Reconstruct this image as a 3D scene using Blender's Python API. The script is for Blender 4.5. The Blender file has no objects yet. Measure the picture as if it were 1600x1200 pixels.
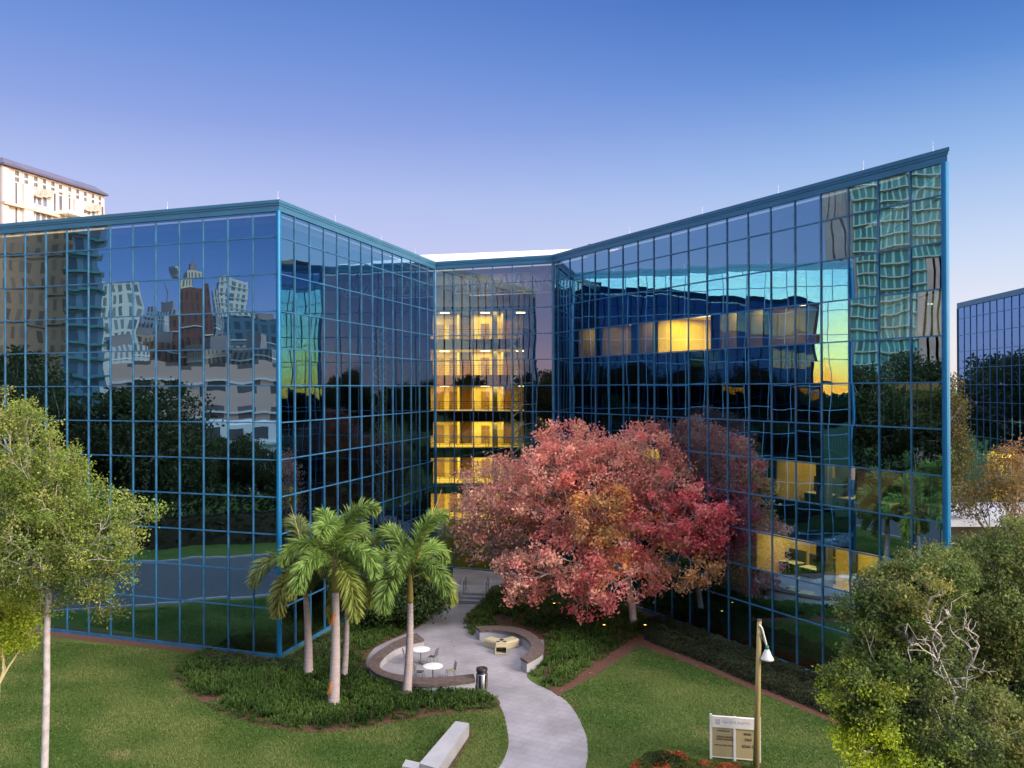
import bpy, math, random
import numpy as np
from mathutils import Vector, Matrix

# ------------------------------------------------------------------ camera
F, PIT, ROL, CAMZ = 1279.07, 0.0044, -0.0034, 14.442
sc = bpy.context.scene
COL = sc.collection
cd = bpy.data.cameras.new('camera'); cam = bpy.data.objects.new('camera', cd); COL.objects.link(cam)
cd.sensor_width = 36.0; cd.lens = F / 1600 * 36; cd.clip_end = 6000; cd.clip_start = 0.5
fw = Vector((0, math.cos(PIT), math.sin(PIT))); r0 = Vector((1, 0, 0)); u0 = r0.cross(fw)
rt = r0 * math.cos(ROL) + u0 * math.sin(ROL); up = u0 * math.cos(ROL) - r0 * math.sin(ROL)
M4 = Matrix((rt, up, -fw)).transposed().to_4x4(); M4.translation = Vector((0, 0, CAMZ))
cam.matrix_world = M4
sc.camera = cam
sc.render.resolution_x = 1024; sc.render.resolution_y = 768

# ------------------------------------------------------------------ world (dusk sky) and low sun
SUN_AZ, SUN_EL = 125.0, 30.0
w = bpy.data.worlds.new('World'); sc.world = w; w.use_nodes = True
nt = w.node_tree; N = nt.nodes; LK = nt.links; N.clear()
def s2l(c):
    return tuple(((x / 255) / 12.92 if x / 255 <= .04045 else ((x / 255 + .055) / 1.055) ** 2.4) for x in c)
def ramp(node, stops, mul=1.0):
    cr = node.color_ramp; cr.interpolation = 'LINEAR'
    while len(cr.elements) > 1: cr.elements.remove(cr.elements[-1])
    for k, (p, c) in enumerate(stops):
        e = cr.elements[0] if k == 0 else cr.elements.new(p)
        e.position = p; e.color = (c[0] * mul, c[1] * mul, c[2] * mul, 1)
def mathn(op, a, b=None, nn=None, ll=None):
    nn = nn or N; ll = ll or LK
    m = nn.new('ShaderNodeMath'); m.operation = op
    for k, v in enumerate((a, b)):
        if v is None: continue
        if isinstance(v, (int, float)): m.inputs[k].default_value = v
        else: ll.new(v, m.inputs[k])
    return m.outputs[0]
tc = N.new('ShaderNodeTexCoord'); sx = N.new('ShaderNodeSeparateXYZ'); LK.new(tc.outputs['Generated'], sx.inputs[0])
hx, hy, hz = sx.outputs
hl = mathn('SQRT', mathn('ADD', mathn('MULTIPLY', hx, hx), mathn('MULTIPLY', hy, hy)))
hl = mathn('MAXIMUM', hl, 1e-4)
sdx, sdy = math.sin(math.radians(SUN_AZ)), math.cos(math.radians(SUN_AZ))
dots = mathn('DIVIDE', mathn('ADD', mathn('MULTIPLY', hx, sdx), mathn('MULTIPLY', hy, sdy)), hl)
rightness = mathn('DIVIDE', hx, hl)
zz = mathn('MAXIMUM', hz, 0.0)
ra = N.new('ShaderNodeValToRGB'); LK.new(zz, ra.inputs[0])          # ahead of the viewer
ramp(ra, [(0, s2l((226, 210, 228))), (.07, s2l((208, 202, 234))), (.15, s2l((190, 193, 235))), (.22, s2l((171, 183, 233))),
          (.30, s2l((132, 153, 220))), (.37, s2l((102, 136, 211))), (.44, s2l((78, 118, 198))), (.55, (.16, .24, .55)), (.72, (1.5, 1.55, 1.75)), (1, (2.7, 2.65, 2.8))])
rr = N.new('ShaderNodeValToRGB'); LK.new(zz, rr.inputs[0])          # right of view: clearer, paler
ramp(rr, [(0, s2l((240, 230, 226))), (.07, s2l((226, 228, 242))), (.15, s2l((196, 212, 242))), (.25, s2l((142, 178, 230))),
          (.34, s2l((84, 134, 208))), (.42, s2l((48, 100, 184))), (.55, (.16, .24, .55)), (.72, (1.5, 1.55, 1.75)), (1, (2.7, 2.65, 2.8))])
mr = N.new('ShaderNodeMapRange'); mr.interpolation_type = 'SMOOTHSTEP'; LK.new(rightness, mr.inputs[0])
mr.inputs[1].default_value = -.25; mr.inputs[2].default_value = .6
mx0 = N.new('ShaderNodeMix'); mx0.data_type = 'RGBA'; LK.new(mr.outputs[0], mx0.inputs[0]); LK.new(ra.outputs[0], mx0.inputs[6]); LK.new(rr.outputs[0], mx0.inputs[7])
rs = N.new('ShaderNodeValToRGB'); LK.new(zz, rs.inputs[0])          # sunset side (colours over 1 are scaled below)
ramp(rs, [(0, (1, .19, .012)), (.016, (.9, .28, .03)), (.034, (.75, .38, .08)), (.055, (.55, .36, .13)), (.085, (.36, .32, .18)), (.13, (.22, .25, .19)),
          (.22, (.06, .09, .11)), (.4, (.03, .05, .07)), (.7, (.045, .05, .06)), (1, (.07, .07, .08))])
rm = N.new('ShaderNodeMix'); rm.data_type = 'RGBA'; rm.blend_type = 'MULTIPLY'; rm.inputs[0].default_value = 1
LK.new(rs.outputs[0], rm.inputs[6]); rm.inputs[7].default_value = (30, 25, 23, 1)
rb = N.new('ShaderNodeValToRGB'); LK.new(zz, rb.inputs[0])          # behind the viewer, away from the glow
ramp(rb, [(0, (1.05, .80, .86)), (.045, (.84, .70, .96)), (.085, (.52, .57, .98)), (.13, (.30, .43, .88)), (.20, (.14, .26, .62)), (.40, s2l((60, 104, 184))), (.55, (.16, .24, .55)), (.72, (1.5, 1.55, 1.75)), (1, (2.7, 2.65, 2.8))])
mb = N.new('ShaderNodeMapRange'); mb.interpolation_type = 'SMOOTHSTEP'; LK.new(mathn('DIVIDE', hy, hl), mb.inputs[0])
mb.inputs[1].default_value = .45; mb.inputs[2].default_value = -.35
mxb = N.new('ShaderNodeMix'); mxb.data_type = 'RGBA'; LK.new(mb.outputs[0], mxb.inputs[0]); LK.new(mx0.outputs[2], mxb.inputs[6]); LK.new(rb.outputs[0], mxb.inputs[7])
ms = N.new('ShaderNodeMapRange'); ms.interpolation_type = 'SMOOTHSTEP'; LK.new(dots, ms.inputs[0])
ms.inputs[1].default_value = .62; ms.inputs[2].default_value = .96
mx1 = N.new('ShaderNodeMix'); mx1.data_type = 'RGBA'; LK.new(ms.outputs[0], mx1.inputs[0]); LK.new(mxb.outputs[2], mx1.inputs[6]); LK.new(rm.outputs[2], mx1.inputs[7])
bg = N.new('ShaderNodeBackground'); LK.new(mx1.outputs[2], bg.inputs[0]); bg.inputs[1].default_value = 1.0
sky = N.new('ShaderNodeTexSky'); sky.sky_type = 'NISHITA'; sky.sun_disc = False
sky.sun_elevation = math.radians(4); sky.sun_rotation = math.radians(SUN_AZ)
bg2 = N.new('ShaderNodeBackground'); LK.new(sky.outputs[0], bg2.inputs[0]); bg2.inputs[1].default_value = 0.03
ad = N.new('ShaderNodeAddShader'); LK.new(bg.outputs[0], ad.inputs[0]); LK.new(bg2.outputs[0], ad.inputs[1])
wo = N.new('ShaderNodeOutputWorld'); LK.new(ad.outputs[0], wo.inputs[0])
sl = bpy.data.lights.new('sun', 'SUN'); sl.energy = 5.0; sl.angle = math.radians(22); sl.color = (1, .86, .74)
so = bpy.data.objects.new('sun', sl); COL.objects.link(so)
sv = Vector((sdx * math.cos(math.radians(SUN_EL)), sdy * math.cos(math.radians(SUN_EL)), math.sin(math.radians(SUN_EL))))
so.rotation_euler = sv.to_track_quat('Z', 'Y').to_euler(); so.location = (60, -60, 60)
sc.view_settings.view_transform = 'Standard'; sc.view_settings.look = 'None'
sc.view_settings.exposure = 0.0; sc.view_settings.gamma = 1.0
cy = sc.cycles
cy.use_denoising = True; cy.max_bounces = 9; cy.glossy_bounces = 6; cy.diffuse_bounces = 2
cy.transparent_max_bounces = 12; cy.transmission_bounces = 4; cy.caustics_reflective = False; cy.caustics_refractive = False
cy.sample_clamp_indirect = 6

# ------------------------------------------------------------------ helpers
R = random.Random(7); NR = np.random.default_rng(11)
def ray(x, y):
    u, v = x - 800, y - 600
    c, s = math.cos(-ROL), math.sin(-ROL)
    u, v = u * c - v * s, u * s + v * c
    a, b, d = u / F, -v / F, 1.0
    c, s = math.cos(PIT), math.sin(PIT)
    return a, b * s * -1 + d * c, b * c + d * s
def P(x, y, z=0.0):
    a, d, b = ray(x, y); t = (z - CAMZ) / b
    return (a * t, d * t, z)
def Q(x, y, depth):
    a, d, b = ray(x, y); t = depth / d
    return (a * t, depth, CAMZ + b * t)
def P2(x, y, z=0.0): return P(x, y, z)[:2]

def link(o, parent=None, **kw):
    COL.objects.link(o)
    if parent is not None: o.parent = parent
    for k, v in kw.items(): o[k] = v
    return o
def thing(name, loc, label, cat, group=None, rotz=0):
    o = bpy.data.objects.new(name, None); COL.objects.link(o); o.empty_display_size = .2
    o.location = loc; o.rotation_euler = (0, 0, rotz)
    o['label'] = label; o['category'] = cat
    if group: o['group'] = group
    bpy.context.view_layer.update() if False else None
    return o
def meshobj(name, V, Fc, mat, parent=None, smooth=False, colors=None, **kw):
    V = np.asarray(V, dtype=np.float32).reshape(-1, 3)
    me = bpy.data.meshes.new(name)
    if parent is not None and parent.get('_w', 1):
        off = np.array(parent.get('_org', (0, 0, 0)), dtype=np.float32); V = V - off
    if isinstance(Fc, np.ndarray):
        k = Fc.shape[1]; me.vertices.add(len(V)); me.vertices.foreach_set('co', V.ravel())
        me.loops.add(Fc.size); me.loops.foreach_set('vertex_index', Fc.ravel().astype(np.int32))
        me.polygons.add(len(Fc)); me.polygons.foreach_set('loop_start', (np.arange(len(Fc)) * k).astype(np.int32))
        me.update(calc_edges=True)
    else:
        me.from_pydata(V.tolist(), [], Fc)
    if smooth: me.polygons.foreach_set('use_smooth', [True] * len(me.polygons))
    if colors is not None:
        ca = me.color_attributes.new('tint', 'FLOAT_COLOR', 'POINT'); c4 = np.ones((len(V), 4), dtype=np.float32); c4[:, :3] = colors
        ca.data.foreach_set('color', c4.ravel())
    if mat is not None: me.materials.append(mat)
    me.update()
    o = bpy.data.objects.new(name, me)
    link(o, parent, **kw)
    if parent is not None and parent.get('_org') is not None: o['_org'] = list(parent['_org'])
    return o
def root(name, loc, label, cat, group=None):       # a thing whose children are given in world coordinates
    o = thing(name, loc, label, cat, group); o['_org'] = loc
    return o
class MB:
    def __init__(s): s.v = []; s.f = []
    def add(s, vs, fs):
        n = len(s.v); s.v += [tuple(v) for v in vs]; s.f += [tuple(i + n for i in f) for f in fs]
    def obox(s, c, ax, ay, az):
        c = Vector(c); ax = Vector(ax); ay = Vector(ay); az = Vector(az)
        vs = [c + ax * i + ay * j + az * k for k in (-1, 1) for j in (-1, 1) for i in (-1, 1)]
        s.add(vs, [(0, 2, 3, 1), (4, 5, 7, 6), (0, 1, 5, 4), (2, 6, 7, 3), (0, 4, 6, 2), (1, 3, 7, 5)])
    def box(s, x0, y0, z0, x1, y1, z1, rot=0, piv=(0, 0)):
        c, sn = math.cos(rot), math.sin(rot)
        cx, cy_, cz = (x0 + x1) / 2, (y0 + y1) / 2, (z0 + z1) / 2
        X = cx * c - cy_ * sn + piv[0]; Y = cx * sn + cy_ * c + piv[1]
        s.obox((X, Y, cz), ((x1 - x0) / 2 * c, (x1 - x0) / 2 * sn, 0), (-(y1 - y0) / 2 * sn, (y1 - y0) / 2 * c, 0), (0, 0, (z1 - z0) / 2))
    def prism(s, poly, z0, z1):
        n = len(poly); a = sum(poly[i][0] * poly[(i + 1) % n][1] - poly[(i + 1) % n][0] * poly[i][1] for i in range(n))
        if a < 0: poly = poly[::-1]
        vs = [(p[0], p[1], z0) for p in poly] + [(p[0], p[1], z1) for p in poly]
        fs = [tuple(range(n - 1, -1, -1)), tuple(range(n, 2 * n))] + [(i, (i + 1) % n, (i + 1) % n + n, i + n) for i in range(n)]
        s.add(vs, fs)
    def tube(s, pts, rad, n=8, cap=True):
        pts = [Vector(p) for p in pts]; m = len(pts)
        rad = rad if isinstance(rad, (list, tuple)) else [rad] * m
        base = len(s.v); prev = None
        for i, p in enumerate(pts):
            t = (pts[min(i + 1, m - 1)] - pts[max(i - 1, 0)]).normalized()
            if prev is None: a = t.orthogonal().normalized()
            else: a = (prev - t * prev.dot(t)).normalized()
            prev = a; b = t.cross(a)
            for k in range(n):
                th = 2 * math.pi * k / n; s.v.append(tuple(p + (a * math.cos(th) + b * math.sin(th)) * rad[i]))
        for i in range(m - 1):
            for k in range(n):
                s.f.append((base + i * n + k, base + i * n + (k + 1) % n, base + (i + 1) * n + (k + 1) % n, base + (i + 1) * n + k))
        if cap:
            s.f.append(tuple(base + k for k in range(n - 1, -1, -1))); s.f.append(tuple(base + (m - 1) * n + k for k in range(n)))
    def lathe(s, prof, c=(0, 0, 0), n=24):
        base = len(s.v)
        for r_, z in prof:
            for k in range(n):
                th = 2 * math.pi * k / n; s.v.append((c[0] + r_ * math.cos(th), c[1] + r_ * math.sin(th), c[2] + z))
        for i in range(len(prof) - 1):
            for k in range(n):
                s.f.append((base + i * n + k, base + i * n + (k + 1) % n, base + (i + 1) * n + (k + 1) % n, base + (i + 1) * n + k))
    def build(s, name, mat, parent=None, smooth=False, **kw):
        return meshobj(name, s.v, s.f, mat, parent, smooth, None, **kw)

# ------------------------------------------------------------------ materials
def newmat(name):
    m = bpy.data.materials.new(name); m.use_nodes = True; n = m.node_tree.nodes; l = m.node_tree.links; n.clear()
    out = n.new('ShaderNodeOutputMaterial'); return m, n, l, out
def pm(name, c1, c2=None, scale=2.0, rough=.7, metal=0.0, bump=0.0, bscale=None, detail=5, spec=.4, stretch=None, c3=None, scale3=.2):
    m, n, l, out = newmat(name)
    p = n.new('ShaderNodeBsdfPrincipled'); l.new(p.outputs[0], out.inputs[0])
    p.inputs['Roughness'].default_value = rough; p.inputs['Metallic'].default_value = metal; p.inputs['Specular IOR Level'].default_value = spec
    g = n.new('ShaderNodeNewGeometry'); pos = g.outputs['Position']
    if stretch:
        mp = n.new('ShaderNodeMapping'); mp.inputs['Scale'].default_value = stretch; l.new(pos, mp.inputs[0]); pos = mp.outputs[0]
    c2 = c2 or tuple(x * .75 for x in c1)
    t = n.new('ShaderNodeTexNoise'); t.inputs['Scale'].default_value = scale; t.inputs['Detail'].default_value = detail; l.new(pos, t.inputs[0])
    r = n.new('ShaderNodeMapRange'); l.new(t.outputs[0], r.inputs[0]); r.inputs[1].default_value = .32; r.inputs[2].default_value = .68
    mx = n.new('ShaderNodeMix'); mx.data_type = 'RGBA'; l.new(r.outputs[0], mx.inputs[0]); mx.inputs[6].default_value = (*c1, 1); mx.inputs[7].default_value = (*c2, 1)
    colr = mx.outputs[2]
    if c3:
        t3 = n.new('ShaderNodeTexNoise'); t3.inputs['Scale'].default_value = scale3; t3.inputs['Detail'].default_value = 3; l.new(pos, t3.inputs[0])
        r3 = n.new('ShaderNodeMapRange'); l.new(t3.outputs[0], r3.inputs[0]); r3.inputs[1].default_value = .42; r3.inputs[2].default_value = .66
        m3 = n.new('ShaderNodeMix'); m3.data_type = 'RGBA'; l.new(r3.outputs[0], m3.inputs[0]); l.new(colr, m3.inputs[6]); m3.inputs[7].default_value = (*c3, 1); colr = m3.outputs[2]
    l.new(colr, p.inputs['Base Color'])
    if bump:
        tb = n.new('ShaderNodeTexNoise'); tb.inputs['Scale'].default_value = bscale or scale * 4; tb.inputs['Detail'].default_value = 6; l.new(pos, tb.inputs[0])
        b = n.new('ShaderNodeBump'); b.inputs['Strength'].default_value = 1; b.inputs['Distance'].default_value = bump; l.new(tb.outputs[0], b.inputs['Height']); l.new(b.outputs[0], p.inputs['Normal'])
    return m
def emit(name, col, st):
    m, n, l, out = newmat(name); e = n.new('ShaderNodeEmission'); e.inputs[0].default_value = (*col, 1); e.inputs[1].default_value = st; l.new(e.outputs[0], out.inputs[0]); return m
def glassmat(name, refl=.42, tint=(.36, .66, .94), trans=.36, ttint=(1, .95, .7), wob=.012, wscale=.55):
    m, n, l, out = newmat(name)
    g = n.new('ShaderNodeNewGeometry')
    mp = n.new('ShaderNodeMapping'); mp.inputs['Scale'].default_value = (1.0, 1.0, .75); l.new(g.outputs['Position'], mp.inputs[0])
    t = n.new('ShaderNodeTexNoise'); t.inputs['Scale'].default_value = wscale; t.inputs['Detail'].default_value = 1.6; l.new(mp.outputs[0], t.inputs[0])
    sb = n.new('ShaderNodeVectorMath'); sb.operation = 'SUBTRACT'; l.new(t.outputs['Color'], sb.inputs[0]); sb.inputs[1].default_value = (.5, .5, .5)
    ml = n.new('ShaderNodeVectorMath'); ml.operation = 'SCALE'; l.new(sb.outputs[0], ml.inputs[0]); ml.inputs['Scale'].default_value = wob
    adn = n.new('ShaderNodeVectorMath'); l.new(g.outputs['Normal'], adn.inputs[0]); l.new(ml.outputs[0], adn.inputs[1])
    nm = n.new('ShaderNodeVectorMath'); nm.operation = 'NORMALIZE'; l.new(adn.outputs[0], nm.inputs[0])
    gl = n.new('ShaderNodeBsdfGlossy'); gl.inputs['Roughness'].default_value = 0.0; l.new(nm.outputs[0], gl.inputs['Normal'])
    gl.inputs['Color'].default_value = (*tint, 1)
    tr = n.new('ShaderNodeBsdfTransparent'); tr.inputs[0].default_value = (ttint[0] * trans / (1 - refl), ttint[1] * trans / (1 - refl), ttint[2] * trans / (1 - refl), 1)
    lw = n.new('ShaderNodeLayerWeight'); lw.inputs[0].default_value = .35
    fr = mathn('ADD', mathn('MULTIPLY', lw.outputs['Facing'], .35, n, l), refl, n, l)
    fr = mathn('MINIMUM', fr, .96, n, l)
    mx = n.new('ShaderNodeMixShader'); l.new(fr, mx.inputs[0]); l.new(tr.outputs[0], mx.inputs[1]); l.new(gl.outputs[0], mx.inputs[2]); l.new(mx.outputs[0], out.inputs[0])
    return m
def leafmat(name, trans=.3, rough=.6):
    m, n, l, out = newmat(name)
    a = n.new('ShaderNodeAttribute'); a.attribute_name = 'tint'
    d = n.new('ShaderNodeBsdfPrincipled'); d.inputs['Roughness'].default_value = rough; d.inputs['Specular IOR Level'].default_value = .25; l.new(a.outputs[0], d.inputs['Base Color'])
    t = n.new('ShaderNodeBsdfTranslucent'); l.new(a.outputs[0], t.inputs[0])
    mx = n.new('ShaderNodeMixShader'); mx.inputs[0].default_value = trans; l.new(d.outputs[0], mx.inputs[1]); l.new(t.outputs[0], mx.inputs[2]); l.new(mx.outputs[0], out.inputs[0])
    return m
GL = glassmat('mirror_glass')
GLA = glassmat('atrium_glass', refl=.25, tint=(.85, .84, .95), trans=.60)
GLF = glassmat('far_glass', wob=.006, tint=(.28, .52, .95))
BLUE = pm('blue_mullion_paint', (.05, .21, .41), (.028, .12, .25), scale=1.3, rough=.4, metal=.2, spec=.6)
BLUEP = pm('blue_post_paint', (.015, .19, .44), (.012, .16, .38), scale=.8, rough=.35, metal=.3)
FASC = pm('fascia_metal', (.055, .20, .34), (.045, .165, .29), scale=.5, rough=.4, metal=.35, stretch=(1, 1, 6))
WHITE = pm('white_paint', (.8, .8, .8), (.72, .72, .74), scale=1.0, rough=.5)
ROOFW = pm('white_roof_sheet', (.85, .86, .88), (.78, .79, .82), scale=.4, rough=.5)
ROOFG = pm('grey_roof_gravel', (.25, .25, .25), (.18, .18, .18), scale=6)
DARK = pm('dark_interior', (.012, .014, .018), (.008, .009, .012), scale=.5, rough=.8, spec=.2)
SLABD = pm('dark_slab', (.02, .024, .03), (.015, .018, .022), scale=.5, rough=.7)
WARM = pm('warm_plaster', (.80, .64, .24), (.52, .38, .13), scale=.45, rough=.8, detail=2)
WARM2 = pm('orange_plaster', (.72, .34, .08), (.6, .25, .05), scale=.5, rough=.8)
CARP = pm('office_carpet', (.46, .34, .10), (.34, .25, .08), scale=3, rough=.95)
CEIL = pm('ceiling_tile', (.75, .68, .48), (.7, .62, .42), scale=1, rough=.9)
LAMP = emit('ceiling_lamp_glow', (1, .85, .5), 9)
BEIGE = pm('beige_column', (.55, .5, .42), (.48, .43, .36), scale=.6)
CONC = pm('pale_concrete', (.36, .36, .40), (.29, .29, .33), scale=1.2, rough=.85, bump=.004, bscale=20)
CAPM = pm('brick_cap', (.125, .095, .09), (.07, .05, .048), scale=5, rough=.85, bump=.01, bscale=18)
BARKP = pm('palm_bark', (.42, .35, .36), (.30, .25, .26), scale=2.5, rough=.85, stretch=(.6, .6, 6), bump=.006, bscale=5)
BARK = pm('pale_bark', (.38, .33, .32), (.26, .22, .20), scale=4, rough=.9, stretch=(1, 1, .3), bump=.01)
BARKG = pm('grey_twig_bark', (.50, .47, .50), (.34, .30, .30), scale=4, rough=.9)
BARKR = pm('pinkish_bark', (.62, .52, .50), (.46, .37, .36), scale=4, rough=.9)
SHAFT = pm('crownshaft_skin', (.20, .24, .06), (.34, .19, .06), scale=1.5, rough=.6, stretch=(1, 1, .5))
LEAF = leafmat('leaf_tissue', .42); LEAFP = leafmat('palm_leaflet', .22, .45)
SIGNW = pm('sign_white', (.80, .78, .74), (.74, .72, .70), scale=2, rough=.5)
SIGNB = pm('sign_beige', (.44, .37, .20), (.40, .33, .18), scale=2, rough=.5)
INK = pm('sign_ink', (.03, .025, .02), (.02, .02, .02), scale=2)
INKG = pm('sign_grey_ink', (.50, .50, .56), (.46, .46, .52), scale=2)
POLE = pm('weathered_pole', (.42, .33, .14), (.30, .23, .10), scale=3, rough=.8, stretch=(3, 3, .3))
STEEL = pm('brushed_steel', (.45, .46, .48), (.35, .36, .38), scale=3, rough=.3, metal=.9, stretch=(4, 4, .4))
BLACK = pm('black_plastic', (.02, .02, .022), (.015, .015, .016), scale=3, rough=.4)
TAN = pm('tan_bench_shell', (.50, .44, .30), (.44, .38, .25), scale=2, rough=.6)
TEAL = pm('teal_fitting', (.04, .28, .28), (.03, .22, .22), scale=2, rough=.5)
MULCH = pm('red_mulch', (.125, .058, .040), (.07, .032, .022), scale=9, rough=.95, bump=.05, bscale=12)
SOIL = pm('bed_soil', (.045, .035, .02), (.03, .025, .015), scale=4, rough=.95)
ASPH = pm('asphalt', (.10, .10, .115), (.075, .075, .088), scale=3, rough=.9)

# lawn: blades read as fine mottling, with mown tones and dry patches
def lawn_mat():
    m, n, l, out = newmat('lawn_grass'); p = n.new('ShaderNodeBsdfPrincipled'); l.new(p.outputs[0], out.inputs[0])
    p.inputs['Roughness'].default_value = .9; p.inputs['Specular IOR Level'].default_value = .15
    g = n.new('ShaderNodeNewGeometry')
    def noise(s, d, rg=.6):
        t = n.new('ShaderNodeTexNoise'); t.inputs['Scale'].default_value = s; t.inputs['Detail'].default_value = d; t.inputs['Roughness'].default_value = rg; l.new(g.outputs['Position'], t.inputs[0]); return t.outputs[0]
    def mr_(x, a, b):
        r = n.new('ShaderNodeMapRange'); l.new(x, r.inputs[0]); r.inputs[1].default_value = a; r.inputs[2].default_value = b; return r.outputs[0]
    def mix(f, a, b):
        x = n.new('ShaderNodeMix'); x.data_type = 'RGBA'; l.new(f, x.inputs[0])
        for k, v in ((6, a), (7, b)):
            if isinstance(v, tuple): x.inputs[k].default_value = (*v, 1)
            else: l.new(v, x.inputs[k])
        return x.outputs[2]
    c = mix(mr_(noise(.22, 6), .38, .62), (.06, .12, .018), (.13, .17, .04))
    c = mix(mr_(noise(.6, 8, .7), .54, .80), c, (.20, .20, .08))
    c = mix(mr_(noise(7, 8, .75), .3, .75), c, (.045, .075, .018))
    l.new(c, p.inputs['Base Color'])
    b = n.new('ShaderNodeBump'); b.inputs['Distance'].default_value = .05; b.inputs['Strength'].default_value = .8; l.new(noise(16, 8, .8), b.inputs['Height']); l.new(b.outputs[0], p.inputs['Normal'])
    return m
LAWN = lawn_mat()
def paver_mat():
    m, n, l, out = newmat('grey_pavers'); p = n.new('ShaderNodeBsdfPrincipled'); l.new(p.outputs[0], out.inputs[0]); p.inputs['Roughness'].default_value = .85
    g = n.new('ShaderNodeNewGeometry'); mp = n.new('ShaderNodeMapping'); mp.inputs['Rotation'].default_value = (0, 0, .5); l.new(g.outputs['Position'], mp.inputs[0])
    b = n.new('ShaderNodeTexBrick'); l.new(mp.outputs[0], b.inputs[0]); b.inputs['Scale'].default_value = 1.0
    b.inputs['Brick Width'].default_value = .62; b.inputs['Row Height'].default_value = .42; b.inputs['Mortar Size'].default_value = .012
    b.inputs['Color1'].default_value = (.29, .28, .32, 1); b.inputs['Color2'].default_value = (.265, .255, .29, 1); b.inputs['Mortar'].default_value = (.21, .20, .225, 1)
    t = n.new('ShaderNodeTexNoise'); t.inputs['Scale'].default_value = .5; t.inputs['Detail'].default_value = 8; l.new(g.outputs['Position'], t.inputs[0])
    r = n.new('ShaderNodeMapRange'); l.new(t.outputs[0], r.inputs[0]); r.inputs[1].default_value = .3; r.inputs[2].default_value = .7; r.inputs[3].default_value = .72; r.inputs[4].default_value = 1.15
    mx = n.new('ShaderNodeMix'); mx.data_type = 'RGBA'; mx.blend_type = 'MULTIPLY'; mx.inputs[0].default_value = 1; l.new(b.outputs[0], mx.inputs[6]); l.new(r.outputs[0], mx.inputs[7])
    l.new(mx.outputs[2], p.inputs['Base Color']); return m
PAVE = paver_mat()

# ------------------------------------------------------------------ the glass building
H = 2.0; ZR0 = 14.6; WP = 1.6249; TOPG = ZR0 + 4.68 * H; TOPF = ZR0 + 4.98 * H
def dirv(deg): return np.array([math.cos(math.radians(deg)), math.sin(math.radians(deg))])
A = np.array([-12.5, 43.886]); LD = dirv(161.57); AD = dirv(73.82)
B = A + AD * 14 * WP
C0 = np.array([4.2065, 74.1888]) / 1.2; CDd = dirv(-61.03); C = C0 - CDd * .45 * WP; D = C0 + CDd * 19 * WP
Epos = A + LD * 26 * WP
BCd = (C - B) / np.linalg.norm(C - B); LBC = np.linalg.norm(C - B)
D2 = D + np.array([2.2, 12.0]); 
def project(p):
    x, y, z = p; z -= CAMZ
    c, s = math.cos(PIT), math.sin(PIT); yy = z * c - y * s; d = y * c + z * s
    if d < 1: return (-9e3, -9e3)
    u, v = F * x / d, -F * yy / d; c, s = math.cos(ROL), math.sin(ROL)
    return 800 + u * c - v * s, 600 + u * s + v * c
ZL = [0.0] + [ZR0 + r * H for r in range(-6, 5)] + [TOPG]
class Facade:
    """one flat curtain wall: origin, direction, outward normal, mullion stations"""
    def __init__(s, o, d, nrm, st, glass, zl=None, mw=.031):
        s.o, s.d, s.n, s.st, s.glass, s.zl, s.mw = np.array(o), np.array(d), np.array(nrm), st, glass, zl or ZL, mw
    def pt(s, t, off=0.0, z=0.0):
        p = s.o + s.d * t + s.n * off; return (p[0], p[1], z)
    def panes(s):
        for a in range(len(s.st) - 1):
            for k in range(len(s.zl) - 1):
                t0, t1, z0, z1 = s.st[a], s.st[a + 1], s.zl[k], s.zl[k + 1]
                q = [s.pt(t0, 0, z0), s.pt(t1, 0, z0), s.pt(t1, 0, z1), s.pt(t0, 0, z1)]
                # every pane sits a hair out of true in its frame
                j1, j2 = NR.normal(0, .0024, 2)
                v = []
                for (x, y, z), sx_, sz_ in zip(q, (-1, 1, 1, -1), (-1, -1, 1, 1)):
                    of = sx_ * j1 + sz_ * j2 - .02
                    v.append((x + s.n[0] * of, y + s.n[1] * of, z))
                ln = s.d[0] * s.n[1] - s.d[1] * s.n[0]
                if ln > 0: v = v[::-1]
                pr = [project(p) for p in q]
                ar = abs(sum(pr[i][0] * pr[(i + 1) % 4][1] - pr[(i + 1) % 4][0] * pr[i][1] for i in range(4))) / 2
                cx = sum(p[0] for p in pr) / 4; cyy = sum(p[1] for p in pr) / 4
                vis = 0 < cx < 1600 and 0 < cyy < 1150
                yield (ar if vis else 0), v
    def frame(s, parent, name='curtain_wall_frame'):
        m = MB(); d3 = Vector((s.d[0], s.d[1], 0)); n3 = Vector((s.n[0], s.n[1], 0)); zt = s.zl[-1]; zb = s.zl[0]
        for t in s.st:
            m.obox(s.pt(t, .0, (zt + zb) / 2), d3 * s.mw, n3 * .038, (0, 0, (zt - zb) / 2))
        for z in s.zl[:-1]:
            hh = .031 if z > zb + .1 else .09; zc = z if z > zb + .1 else zb + .09
            for a in range(len(s.st) - 1):
                L = s.st[a + 1] - s.st[a]
                m.obox(s.pt((s.st[a] + s.st[a + 1]) / 2, 0, zc), d3 * (L / 2 - s.mw - .001), n3 * .032, (0, 0, hh))
        return m.build(name, BLUE, parent)
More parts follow.
